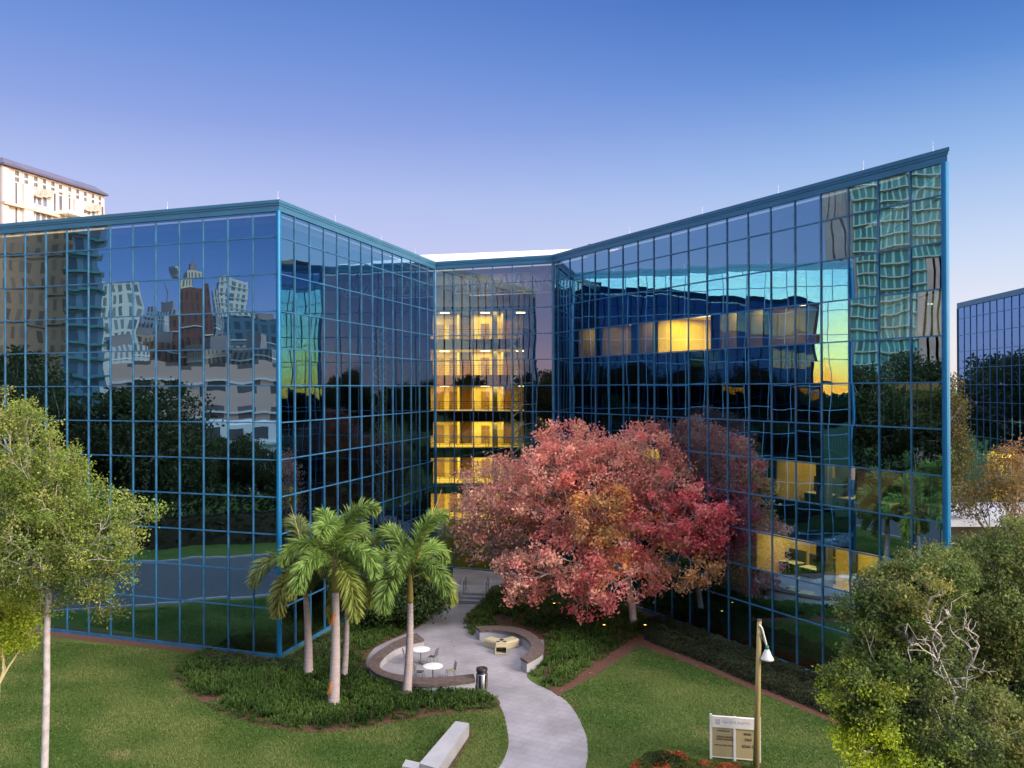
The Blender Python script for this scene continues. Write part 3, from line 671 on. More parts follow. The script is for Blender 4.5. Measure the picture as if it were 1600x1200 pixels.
rgt = smooth_line(GR([(756, 944), (744, 953), (731, 966), (729.5, 977), (740, 990), (800, 975), (846, 995), (846, 1030), (824, 1051), (829, 1064), (855, 1077), (883, 1094), (900.7, 1116), (912, 1140), (918, 1162), (915, 1200), (890, 1250)]))
sheet('path', lft + rgt[::-1], .006, PAVE)
# upper landing and steps
up_poly = [P2(693, 941), P2(755, 943), (0.6, 66.5), (-6.4, 66.2)]
SZ = .48
m = MB(); a0 = np.array(P2(691, 941)); a1 = np.array(P2(755.5, 943.5)); sd = (a1 - a0) / np.linalg.norm(a1 - a0); sn = np.array([-sd[1], sd[0]])
for k in range(3): m.prism([tuple(a0 + sn * .42 * k), tuple(a1 + sn * .42 * k), tuple(a1 + sn * 3), tuple(a0 + sn * 3)], .16 * k + (.001 if k else 0), .16 * (k + 1))
st = m.build('entrance_steps', CONC); st['label'] = 'three wide grey concrete steps rising towards the glass atrium entrance'; st['category'] = 'steps'
m = MB(); b0 = a0 + sn * 2.9; b1 = a1 + sn * 2.9; e1 = np.array(P2(752, 905)); m.prism([tuple(b0), tuple(b1), (1.6, 61.0), (-4.6, 63.5)], .002, SZ - .004); pl = m.build('pavement', PAVE); pl['kind'] = 'structure'
for t, lab in ((.43, 'metal handrail in the middle of the entrance steps'), (.985, 'metal handrail on the right edge of the entrance steps')):
    m = MB(); p = a0 + (a1 - a0) * t; q = p + sn * 1.9
    pts = [(*p, .85), (*(p + sn * 1.2), .48 + .85), (*q, .48 + .9)]
    r = root('handrail', (float(p[0]), float(p[1]), 0.), lab, 'handrail', 'entrance step handrails')
    m.tube(pts, .035, n=6); m.tube([(x, y, z - .4) for x, y, z in pts], .022, n=6); m.build('rail', STEEL, r)
    for (x, y, z), zb_ in zip(pts, (0, .48, .48)):
        m = MB(); m.tube([(x, y, zb_), (x, y, z)], .03, n=6); m.build('post', STEEL, r)

# mulch and bed soil
bedL = smooth_poly(GR([(274, 1048), (283, 1068), (298, 1083), (349, 1112), (399.5, 1128.6), (443, 1137.6), (493.7, 1143), (566, 1136), (638.8, 1123), (711, 1112), (766, 1107), (776, 1096), (752, 1083), (690, 1080), (640, 1074), (590, 1062), (566, 1040), (582, 1012), (650, 980), (684, 946), (672, 930), (600, 950), (436, 1034), (372, 1026), (310, 1020)]), 3)
bedR = smooth_poly(GR([(766, 926), (742, 950), (726, 968), (728, 982), (744, 994), (780, 974), (820, 978), (852, 1000), (852, 1030), (832, 1046), (836, 1062), (868, 1078), (930, 1042), (1000, 996), (1060, 1010), (1130, 1046), (1230, 1088), (1290, 1118), (1330, 1128), (1320, 1068), (1180, 1010), (1100, 975), (1000, 935), (880, 905)]), 3)
def inset(poly, d):
    n = len(poly); a = sum(poly[i][0] * poly[(i + 1) % n][1] - poly[(i + 1) % n][0] * poly[i][1] for i in range(n)); sg = 1 if a > 0 else -1
    o_ = []
    for i in range(n):
        p, q = np.array(poly[i - 1]), np.array(poly[(i + 1) % n]); t = q - p; t = t / (np.linalg.norm(t) + 1e-9); o_.append(tuple(np.array(poly[i]) + sg * d * np.array([-t[1], t[0]])))
    return o_
sheet('mulch_bed', inset(bedL, -.14), .010, MULCH)
mulR = [P2(x, y) for x, y in ((848, 1070), (872, 1088), (930, 1056), (1000, 1009), (1035, 1022), (1110, 1050), (1185, 1082), (1260, 1112), (1345, 1148), (1345, 1050), (1180, 1005), (1000, 930), (800, 900), (760, 930), (742, 950), (727, 970), (744, 992), (850, 1000), (850, 1040))]
sheet('mulch_bed', mulR, .010, MULCH)
# mulch strip under the left wing
sheet('mulch_bed', [tuple(A + LD * 0 + nL * .05), tuple(A + LD * 30 + nL * .05), tuple(A + LD * 30 + nL * .75), tuple(A + LD * 12 + nL * .85), tuple(A + LD * 4 + nL * .6)], .008, MULCH)

def inside(pts, poly):
    x, y = pts[:, 0], pts[:, 1]; res = np.zeros(len(pts), bool); n = len(poly); j = n - 1
    for i in range(n):
        xi, yi = poly[i]; xj, yj = poly[j]
        c = ((yi > y) != (yj > y)) & (x < (xj - xi) * (y - yi) / (yj - yi + 1e-12) + xi); res ^= c; j = i
    return res
def edge_dist(pts, poly):
    d = np.full(len(pts), 1e9); P_ = np.array(poly); n = len(P_)
    for i in range(n):
        a, b = P_[i], P_[(i + 1) % n]; ab = b - a; t = np.clip(((pts - a) @ ab) / (ab @ ab + 1e-9), 0, 1)[:, None]
        d = np.minimum(d, np.linalg.norm(pts - (a + t * ab), axis=1))
    return d
def sample(poly, dens):
    a = np.array(poly); lo, hi = a.min(0), a.max(0); n = int((hi[0] - lo[0]) * (hi[1] - lo[1]) * dens)
    p = NR.uniform(lo, hi, (n, 2)); return p[inside(p, poly)]
def lownoise(p, s, seed=0):
    rg = np.random.default_rng(int(seed) + 100); v = np.zeros(len(p))
    for k in range(14):
        f_ = s * rg.uniform(.6, 4.5); a = rg.uniform(0, 2 * np.pi); ph = rg.uniform(0, 2 * np.pi); b = rg.uniform(-1, 1)
        v += np.sin((p[:, 0] * np.cos(a) + p[:, 1] * np.sin(a)) * f_ + ph + b * np.sin(p[:, 0] * s * .7 + p[:, 1] * s * .9 * b)) * (f_ / s) ** -.5
    return v / 2.4
def blades(name, poly, dens, hgt, width, tints, label_kind='stuff', per=7, spread=.28):
    p = sample(poly, dens); p = p[NR.random(len(p)) < np.clip(.95 + .5 * lownoise(p, 1.4, 12), .25, 1)]; n = len(p) * per; base = np.repeat(p, per, 0) + NR.normal(0, .05, (n, 2))
    az = NR.uniform(0, 2 * np.pi, n); el = NR.uniform(.25, 1.0, n); h = hgt * NR.uniform(.65, 1.25, n); ed = np.repeat(np.clip(edge_dist(p, poly) / .5, .35, 1), per)
    h = h * ed
    dx, dy = np.cos(az), np.sin(az); out_ = spread * el
    b = np.stack([base[:, 0], base[:, 1], np.full(n, .01)], 1)
    mid = b + np.stack([dx * out_ * .5, dy * out_ * .5, h * .85], 1); tip = b + np.stack([dx * out_ * 1.35, dy * out_ * 1.35, h * .65], 1)
    sidev = np.stack([-dy, dx, np.zeros(n)], 1) * width
    V = np.stack([b - sidev * .4, b + sidev * .4, mid + sidev, mid - sidev, tip], 1).reshape(-1, 3)
    i = np.arange(n)[:, None] * 5
    q = i + np.array([[0, 1, 2, 3]]); t = i + np.array([[3, 2, 4, 4]])
    tri = np.concatenate([i + np.array([[0, 1, 2]]), i + np.array([[0, 2, 3]]), i + np.array([[3, 2, 4]])], 0)
    tn_ = np.clip(.5 + .5 * lownoise(p, .55, 1) + NR.normal(0, .18, len(p)), 0, 1); tn_ = np.repeat(tn_, per)[:, None]
    c = np.array(tints[0]) * (1 - tn_) + np.array(tints[1]) * tn_; c = c * NR.uniform(.7, 1.35, (n, 1))
    c5 = np.repeat(c, 5, 0)
    return meshobj(name, V, tri, LEAF, None, False, c5, kind='stuff')
g1, g2 = (.034, .078, .014), (.095, .17, .034)
blades('ground_cover', bedL, 30, .42, .026, (g1, g2))
linerR = smooth_poly(GR([(766, 926), (742, 950), (726, 968), (728, 982), (744, 994), (780, 974), (820, 978), (852, 1000), (852, 1030), (832, 1046), (836, 1062), (868, 1078), (920, 1044), (992, 996), (1020, 975), (940, 925), (860, 905)]), 3)
blades('ground_cover', linerR, 28, .42, .026, (g1, g2))
# mown lawn blades: short tufts over the near lawn
def tufts(name, poly, dens, hgt, width, tints, holes):
    p = sample(poly, dens)
    for hl_ in holes: p = p[~inside(p, hl_)]
    n = len(p); az = NR.uniform(0, 2 * np.pi, n); h = hgt * NR.uniform(.5, 1.2, n); dx, dy = np.cos(az), np.sin(az)
    b = np.stack([p[:, 0], p[:, 1], np.zeros(n)], 1); sv_ = np.stack([-dy, dx, np.zeros(n)], 1) * width
    tip = b + np.stack([dx * h * .8, dy * h * .8, h], 1)
    V = np.stack([b - sv_, b + sv_, tip], 1).reshape(-1, 3); tri = np.arange(n * 3).reshape(-1, 3)
    k = np.clip(.45 + .75 * lownoise(p, .5, 2) + NR.normal(0, .12, n), 0, 1)[:, None]
    c = np.array(tints[0]) * (1 - k) + np.array(tints[1]) * k; dry = (NR.random((n, 1)) < .04) | ((lownoise(p, .7, 9) + NR.normal(0, .35, n) > 1.7)[:, None])
    c = np.where(dry, np.array((.26, .24, .11)), c) * NR.uniform(.85, 1.15, (n, 1))
    return meshobj(name, V, tri, LEAF, None, False, np.repeat(c, 3, 0), kind='stuff')
lawnA = [P2(x, y) for x, y in ((-20, 1030), (60, 1000), (330, 1022), (440, 1030), (700, 1060), (790, 1110), (800, 1215), (-20, 1215))]
lawnB = [P2(x, y) for x, y in ((870, 1082), (1000, 1000), (1300, 1125), (1420, 1215), (905, 1215), (920, 1150))]
pathpoly = lft + rgt[::-1]
tufts('lawn_grass', lawnA, 420, .06, .022, ((.062, .132, .022), (.185, .225, .068)), [bedL, pathpoly])
tufts('lawn_grass', lawnB, 420, .06, .022, ((.055, .13, .024), (.15, .205, .06)), [mulR, pathpoly])

# low clipped junipers: mounded leaf cushions
def hedge(label, poly, hgt, tints, dens=900, size=.05, group=None, name='low_hedge', fl=None):
    p = sample(poly, dens); e = edge_dist(p, poly); top = hgt * np.clip(e / .35, .0, 1) ** .5 * (1 + .22 * lownoise(p, 2.2, 4))
    n = len(p); z = top * np.where(NR.random(n) < .72, 1, NR.random(n)); c = np.stack([p[:, 0], p[:, 1], np.maximum(z, .03)], 1)
    V, Fq = leafquads(c, size, flat=.35)
    k = np.clip(.5 + .5 * lownoise(p, 1.2, 7) + NR.normal(0, .2, n), 0, 1)[:, None]
    col = np.array(tints[0]) * (1 - k) + np.array(tints[1]) * k
    if fl is not None:
        msk = (lownoise(p, 2.6, 3) + NR.normal(0, .35, n))[:, None] > .35; col = np.where(msk, np.array(fl) * NR.uniform(.6, 1.3, (n, 1)), col)
    cx, cy_ = p.mean(0); r = root(name, (float(cx), float(cy_), 0.), label, 'hedge' if name == 'low_hedge' else 'shrub', group)
    meshobj('foliage', V, Fq, LEAF, r, False, np.repeat(col * NR.uniform(.75, 1.25, (n, 1)), 4, 0))
    inner = MB(); inner.prism(inset(poly, .22), .01, hgt * .62); inner.build('branches', SOIL, r)
    return r
def leafquads(c, size, flat=0.0, up=None):
    n = len(c); a = NR.normal(0, 1, (n, 3)); a[:, 2] *= (1 - flat); a /= np.linalg.norm(a, axis=1)[:, None] + 1e-9
    b = NR.normal(0, 1, (n, 3)); b[:, 2] *= (1 - flat); b -= (b * a).sum(1)[:, None] * a; b /= np.linalg.norm(b, axis=1)[:, None] + 1e-9
    s = size * NR.uniform(.6, 1.35, (n, 1)); a = a * s; b = b * s * .55
    V = np.stack([c - a, c + b, c + a, c - b], 1).reshape(-1, 3); return V, np.arange(n * 4).reshape(-1, 4)
tj = ((.045, .062, .03), (.085, .105, .05))
def strip(face, s0, s1, o0, o1):
    pts = [face.pt(s0, o0)[:2], face.pt(s1, o0)[:2], face.pt(s1, o1)[:2], face.pt(s0, o1)[:2]]
    return smooth_poly(pts, 1) if False else [tuple(p) for p in pts]
hedge('dull green clipped juniper cushion filling the corner under the left wing', smooth_poly(GR([(315, 1022), (372, 1026), (440, 1036), (500, 1000), (540, 985), (545, 1010), (470, 1052), (370, 1050), (318, 1042)]), 3), .38, tj)
hedge('low clipped juniper hedge hugging the glass below the right wing, nearer the wall', strip(fCD, 13, 31.5, .25, 1.55), .45, tj, group='juniper hedges below the right wing')
hedge('low clipped juniper hedge bordering the mulch edge of the right lawn', [fCD.pt(12.5, 1.7)[:2], fCD.pt(31.3, 1.7)[:2]] + GR([(1320, 1130), (1260, 1104), (1185, 1074), (1110, 1041), (1035, 1012), (1008, 1001)]), .42, tj, group='juniper hedges below the right wing')
hedge('flower bush with orange and red leaf tips at the foot of the sign', smooth_poly(GR([(985, 1204), (1010, 1192), (1060, 1189), (1100, 1203), (1180, 1210), (1182, 1250), (1080, 1255), (1000, 1250), (984, 1225)]), 3), .5, ((.045, .07, .02), (.11, .13, .03)), dens=1300, size=.055, name='flowering_shrub', fl=(.50, .14, .05))

# fallen leaves on the mulch, beds and lawn edges
def litter(poly, dens, cols, hole=None, z=.03, size=.05):
    p = sample(poly, dens)
    if hole: p = p[~inside(p, hole)]
    p = p[NR.random(len(p)) < np.clip(.5 + .5 * lownoise(p, .9, 5), .05, 1)]; n = len(p)
    V, Fq = leafquads(np.stack([p[:, 0], p[:, 1], NR.uniform(.02, z, n)], 1), size, flat=.8)
    c = np.array([cols[i] for i in NR.integers(0, len(cols), n)]) * NR.uniform(.6, 1.3, (n, 1))
    meshobj('fallen_leaves', V, Fq, LEAF, None, False, np.repeat(c, 4, 0), kind='stuff')
LC = [(.30, .10, .06), (.34, .19, .09), (.22, .13, .07), (.42, .16, .12)]
litter(mulR, 26, LC, linerR, .05); litter([P2(x, y) for x, y in ((868, 1088), (1000, 1010), (1080, 1040), (1000, 1090), (910, 1130))], 5, LC)
litter(bedL, 9, LC, None, .05); litter([P2(x, y) for x, y in ((700, 950), (756, 950), (830, 1050), (880, 1100), (800, 1110), (700, 1060), (620, 1040))], 1.6, LC, None, .03, .035)

# ------------------------------------------------------------------ curved seat walls
def arcwall(label, inner_px, outer_px, z):
    inn = smooth_line([P2(x, y, z) for x, y in inner_px]); ou = smooth_line([P2(x, y, z) for x, y in outer_px]); n = min(len(inn), len(ou))
    def rs_(L, n):
        L = np.array(L); d = np.r_[0, np.cumsum(np.linalg.norm(np.diff(L, axis=0), axis=1))]; t = np.linspace(0, d[-1], n); return np.stack([np.interp(t, d, L[:, 0]), np.interp(t, d, L[:, 1])], 1)
    inn, ou = rs_(inn, 40), rs_(ou, 40)
    c = inn.mean(0); r = root('curved_seat_wall', (float(c[0]), float(c[1]), 0.), label, 'low wall', 'curved plaza walls')
    for nm, mat, a, b, z0, z1 in (('wall', CONC, .08, .92, 0, z - .12), ('brick_cap', CAPM, 0, 1, z - .118, z)):
        m = MB(); V = []
        for i in range(40):
            p = inn[i] * (1 - a) + ou[i] * a; q = inn[i] * (1 - b) + ou[i] * b
            V += [(p[0], p[1], z0), (q[0], q[1], z0), (q[0], q[1], z1), (p[0], p[1], z1)]
        fs = [(0, 1, 2, 3), (156, 159, 158, 157)]
        for i in range(39):
            k = i * 4
            for a_, b_ in ((0, 1), (1, 2), (2, 3), (3, 0)): fs.append((k + a_, k + 4 + a_, k + 4 + b_, k + b_))
        m.add(V, fs); o = m.build(nm, mat, r)
arcwall('curved concrete seat wall with dark brick cap around the round tables',
        [(663, 999), (640, 1004), (619, 1011), (601, 1024), (593, 1037), (601, 1048), (640, 1056.5), (684, 1058), (740, 1052.5)],
        [(651, 989), (625, 998), (601, 1011), (583, 1024), (575, 1037), (582, 1048), (602, 1058), (645, 1068), (688, 1069), (743, 1062.5)], .52)
arcwall('curved concrete seat wall with brown brick cap hugging the tan bench',
        [(750, 984.6), (775, 984.2), (801, 987.8), (820.5, 996), (829, 1007), (826, 1019), (813, 1027)],
        [(742.5, 978.7), (775, 977.5), (807.5, 980), (833, 990), (848, 1006), (848, 1019), (824, 1034)], .62)

# tables and chairs
def cafe_table(x, y, label):
    p = P(x, y, .76); t = thing('cafe_table', (p[0], p[1], .006), label, 'table', 'round plaza tables')
    m = MB(); m.lathe([(0, .735), (.47, .735), (.49, .742), (.49, .755), (.47, .762), (0, .762)], n=36); m.build('table_top', WHITE, t, True)
    m = MB(); m.tube([(0, 0, .02), (0, 0, .735)], .035, n=10); m.build('pedestal', STEEL, t)
    m = MB()
    for k in range(4): m.tube([(0, 0, .06), (.26 * math.cos(k * 1.571 + .5), .26 * math.sin(k * 1.571 + .5), .02)], .022, n=6)
    m.build('base', STEEL, t); return p
def cafe_chair(x, y, rot, label):
    t = thing('cafe_chair', (x, y, .006), label, 'chair', 'metal chairs at the plaza tables', rot); CH = STEEL
    m = MB(); m.box(-.19, -.18, .43, .19, .19, .445); m.build('seat', STEEL, t)
    m = MB()
    for k in range(7): m.tube([(-.19 + .063 * k, .2, .46), (-.19 + .063 * k, .27, .84)], .009, n=5)
    m.tube([(-.21, .2, .45), (-.21, .28, .86), (.21, .28, .86), (.21, .2, .45)], .014, n=6); m.build('backrest', STEEL, t)
    for sx_, sy_ in ((-1, -1), (1, -1), (-1, 1), (1, 1)):
        m = MB(); m.tube([(sx_ * .19, sy_ * .18, .43), (sx_ * .23, sy_ * .23, 0)], .014, n=6); m.build('leg', CH, t)
t1 = cafe_table(657.4, 1014.3, 'round white plaza table nearer the steps, two chairs drawn up'); t2 = cafe_table(676.4, 1040.5, 'round white plaza table nearer the low front wall')
cafe_chair(t1[0] - .62, t1[1] - .25, 1.9, 'pale metal chair left of the rear plaza table')
cafe_chair(t1[0] + .62, t1[1] - .2, -1.9, 'pale metal chair right of the rear plaza table')
cafe_chair(t2[0] - .68, t2[1] + .1, 1.5, 'pale metal chair left of the front plaza table')
cafe_chair(t2[0] + .85, t2[1] + .25, -1.3, 'pale metal chair pushed away right of the front plaza table')
# litter bin
p = P(753, 1077); t = thing('litter_bin', (p[0], p[1], .006), 'cylindrical steel and black litter bin beside the path at the wall end', 'litter bin')
m = MB(); m.lathe([(0, 0), (.26, 0), (.26, .06)], n=28); m.lathe([(.265, .06), (.265, .74), (.24, .76)], n=28); m.build('body', STEEL, t, True)
m = MB(); m.lathe([(.24, .76), (.24, .88), (.15, .88)], n=28); m.build('opening_band', BLACK, t, True)
m = MB(); m.lathe([(.27, .88), (.275, 1.0), (.25, 1.02), (.16, 1.03), (.15, .98), (0, .97)], n=28); m.build('lid', BLACK, t, True)
for k in range(6):
    m = MB(); th = k * math.pi / 3 + .2; m.box(.262, -.05, .08, .275, .05, .74, th); m.build('dark_panel', BLACK, t)
# Y shaped bench
p = P(783.5, 1014); t = thing('three_arm_bench', (p[0], p[1], .006), 'tan three armed bench with hollow ends inside the curved wall', 'bench')
for ang in (math.radians(38), math.radians(142), math.radians(-90)):
    d = Vector((math.cos(ang), math.sin(ang), 0)); n_ = Vector((-d.y, d.x, 0)); m = MB(); sh = MB(); L = 1.0; W = .33
    ring_o = []; V = []; prof_o = [(-W, .02), (W, .02), (W * 1.0, .34), (W * .86, .44), (-W * .86, .44), (-W, .34)]; prof_i = [(a * .84, .06 + (b - .02) * .8) for a, b in prof_o]
    for s in (0.0, L * .5, L):
        for pr in (prof_o, prof_i):
            for a, b in pr: V.append(d * s + n_ * a + Vector((0, 0, b)))
    fs = []
    for i in range(2):
        for k in range(6):
            k2 = (k + 1) % 6; o_ = i * 12; fs.append((o_ + k, o_ + k2, o_ + 12 + k2, o_ + 12 + k)); fs.append((o_ + 6 + k2, o_ + 6 + k, o_ + 18 + k, o_ + 18 + k2))
    for k in range(6): k2 = (k + 1) % 6; fs.append((24 + k, 24 + k2, 30 + k2, 30 + k))
    m.add(V, fs); m.build('bench_arm', TAN, t)
m = MB(); m.lathe([(0, .42), (.30, .435), (.36, .40), (.37, .02)], n=18); m.build('bench_hub', TAN, t, True)

# L shaped concrete wall on the front lawn
r = root('concrete_bench_wall', (*P2(690, 1165), 0.), 'long pale grey concrete block bench on the front lawn', 'bench')
m = MB(); tp = [P2(x, y, .55) for x, y in ((712, 1126.5), (733, 1130), (684, 1201), (655, 1192.5))]; m.prism(tp, 0, .55); m.build('long_block', CONC, r)
m = MB(); a, b = np.array(tp[2]), np.array(tp[3]); d = (np.array(tp[3]) - np.array(tp[0])); d /= np.linalg.norm(d)
lp = [tuple(P2(x, y, .549)) for x, y in ((656, 1191.5), (634, 1186.5), (628, 1197), (651, 1201.5))]; m.prism(lp, 0, .549); m.build('return_block', CONC, r)
sheet('mulch_bed', [P2(x, y) for x, y in ((733, 1142), (741, 1146), (700, 1215), (684, 1215))], .009, MULCH)

# ------------------------------------------------------------------ sign
sp = np.array(P2(1111, 1185.5)); sq = np.array(P2(1187, 1192)); sdv = (sq - sp); SL = np.linalg.norm(sdv); rot = math.atan2(sdv[1], sdv[0])
t = thing('directory_sign', (sp[0], sp[1], 0), 'white framed directory sign with two beige panels on the lawn', 'sign', rotz=rot)
SH = 1.68
for x in (0, SL * .49, SL):
    m = MB(); m.box(x - .045, -.045, 0, x + .045, .045, SH + (.06 if x in (0, SL) else .02)); m.build('post', SIGNW, t)
m = MB(); m.box(.046, -.06, SH - .42, SL - .046, .06, SH); hd = m.build('header_board', SIGNW, t)
pans = []
for x0, x1 in ((.05, SL * .49 - .05), (SL * .49 + .05, SL - .05)):
    m = MB(); m.box(x0, -.02, .12, x1, .02, SH - .424); pans.append(m.build('panel', SIGNB, t))
m = MB(); m.box(.046, -.03, .08, SL - .046, .03, .118); m.build('bottom_rail', SIGNW, t)
def letters(par, x0, x1, z, h, mat, y=-.024):
    m = MB(); x = x0; rr_ = random.Random(int(x0 * 997 + z * 31))
    while x < x1 - h * .3:
        wd = h * rr_.uniform(.32, .62)
        k = rr_.randint(0, 3); b = h * .17
        m.box(x, y - .003, z, x + b, y, z + h)
        if k != 1: m.box(x + b, y - .003, z + h - b, x + wd, y, z + h)
        if k != 2: m.box(x + b, y - .003, z + h * .42, x + wd * .9, y, z + h * .42 + b)
        if k != 3: m.box(x + wd - b, y - .003, z, x + wd, y, z + h * .4)
        x += wd + h * .2 + (h * .4 if rr_.random() < .15 else 0)
    m.build('lettering', mat, par)
letters(pans[0], .25, .72, 1.10, .05, INK); letters(pans[0], .28, .70, 1.03, .035, INKG)
letters(pans[0], .22, .80, .86, .075, INK); letters(pans[0], .20, .86, .77, .06, INK); letters(pans[0], .13, .96, .55, .045, INK)
h0_ = SL * .49
letters(pans[1], h0_ + .35, h0_ + .60, 1.02, .09, INK); letters(pans[1], h0_ + .38, h0_ + .68, .80, .10, INK); letters(pans[1], h0_ + .28, h0_ + .72, .54, .10, INK)
m = MB(); m.box(.16, -.066, SH - .30, .34, -.061, SH - .10); m.build('emblem', INKG, hd)
letters(hd, .44, h0_ + .05, SH - .24, .11, INKG, -.061); letters(hd, h0_ + .12, SL - .35, SH - .24, .11, INKG, -.061)

# ------------------------------------------------------------------ lamp post on the right
dpp = 31.0; pt_, pb_ = Q(1186.5, 970, dpp), Q(1181.5, 1200, dpp); ddx = (pb_[0] - pt_[0]) / (pt_[2] - pb_[2]); base = (pt_[0] + ddx * pt_[2], dpp, 0.)
t = root('lamp_post', base, 'tall weathered wooden lamp post with white bell shade beside the sign', 'street lamp')
m = MB(); m.tube([base, ((base[0] + pt_[0]) / 2, dpp, pt_[2] / 2), pt_], [.125, .105, .082], n=10); m.build('pole', POLE, t, True)
m = MB(); m.tube([(pt_[0], dpp, pt_[2] + .001), (pt_[0], dpp, pt_[2] + .05)], .09, n=10); m.build('pole_cap', STEEL, t)
ap = [Q(1186, 977, dpp - .1), Q(1190, 981, dpp - .1), Q(1194, 995, dpp - .1), Q(1197.5, 1008, dpp - .1)]
m = MB(); m.tube(smooth_line(ap, 4), .04, n=8); m.build('arm', WHITE, t, True)
m = MB(); m.tube([Q(1187, 990, dpp - .1), Q(1195, 1005, dpp - .1)], .018, n=6); m.build('stay', STEEL, t)
c = Q(1198.5, 1011, dpp - .1)
m = MB(); m.lathe([(.0, .06), (.06, .05), (.075, -.08), (.0, -.081)], c, 16); m.build('collar', TEAL, t, True)
m = MB(); m.lathe([(.065, -.06), (.10, -.14), (.17, -.30), (.235, -.42), (.25, -.47), (.24, -.47), (.16, -.30), (.08, -.13)], c, 24); m.build('bell_shade', WHITE, t, True)

# ------------------------------------------------------------------ trees
def tubes_np(segs, nsides):
    """segs: list of (p0,p1,r0,r1)"""
    if not segs: return np.zeros((0, 3)), np.zeros((0, 4), int)
    a = np.array([s[0] for s in segs]); b = np.array([s[1] for s in segs]); r0_ = np.array([s[2] for s in segs]); r1_ = np.array([s[3] for s in segs])
    t = b - a; t /= np.linalg.norm(t, axis=1)[:, None] + 1e-9; ref = np.where(np.abs(t[:, 2:3]) < .9, [[0, 0, 1.]], [[1., 0, 0]])
    u = np.cross(t, ref); u /= np.linalg.norm(u, axis=1)[:, None] + 1e-9; v = np.cross(t, u); V = []
    th = np.arange(nsides) * 2 * np.pi / nsides
    ring = (u[:, None, :] * np.cos(th)[None, :, None] + v[:, None, :] * np.sin(th)[None, :, None])
    V = np.concatenate([a[:, None, :] + ring * r0_[:, None, None], b[:, None, :] + ring * r1_[:, None, None]], 1).reshape(-1, 3)
    n = len(segs); base_ = np.arange(n)[:, None, None] * 2 * nsides; k = np.arange(nsides)[None, :, None]; k2 = (k + 1) % nsides
    Fq = np.concatenate([base_ + k, base_ + k2, base_ + k2 + nsides, base_ + k + nsides], 2).reshape(-1, 4); return V, Fq
def grow(start, targets, r_tip, segs, rng, curl=.12, f=.45):
    """split the targets into groups and branch towards each group; returns the twig ends"""
    stack = [(np.array(start), targets, None)]; 
    while stack:
        p, T, dirn = stack.pop(); n = len(T)
        if n <= 2:
            for q in T: segs.append((p, q, r_tip * 1.2, r_tip * .5))
            continue
        k = 2 if n < 14 else (3 if n < 80 else rng.integers(3, 5))
        cen = T[rng.choice(n, k, replace=False)]
        for _ in range(4):
            lab = np.argmin(((T[:, None] - cen[None]) ** 2).sum(2), 1)
            cen = np.array([T[lab == j].mean(0) if (lab == j).any() else cen[j] for j in range(k)])
        for j in range(k):
            G = T[lab == j]
            if len(G) == 0: continue
            q = p + (cen[j] - p) * (f if len(G) > 3 else .6); L = np.linalg.norm(q - p); q = q + rng.normal(0, curl * L, 3) * (1, 1, .6)
            mid = (p + q) / 2 + rng.normal(0, curl * .6 * L, 3); r0_ = r_tip * len(G) ** .47 * 1.15; r1_ = r_tip * len(G) ** .45
            segs.append((p, mid, r0_, (r0_ + r1_) / 2)); segs.append((mid, q, (r0_ + r1_) / 2, r1_)); stack.append((q, G, q - p))
def lobe_targets(lobes, n, rng, shell=.5):
    vol = np.array([l[3] * l[4] * l[5] * (l[7] if len(l) > 7 else 1) for l in lobes]); cnt = rng.multinomial(n, vol / vol.sum()); T = []; I = []
    for i, (l, c_) in enumerate(zip(lobes, cnt)):
        d = rng.normal(0, 1, (c_, 3)); d /= np.linalg.norm(d, axis=1)[:, None]; r = rng.random((c_, 1)) ** (1 / 3.) * (1 - shell) + shell * rng.random((c_, 1)) ** .15
        T.append(np.array(l[:3]) + d * r * np.array(l[3:6])); I += [i] * c_
    return np.concatenate(T), np.array(I)
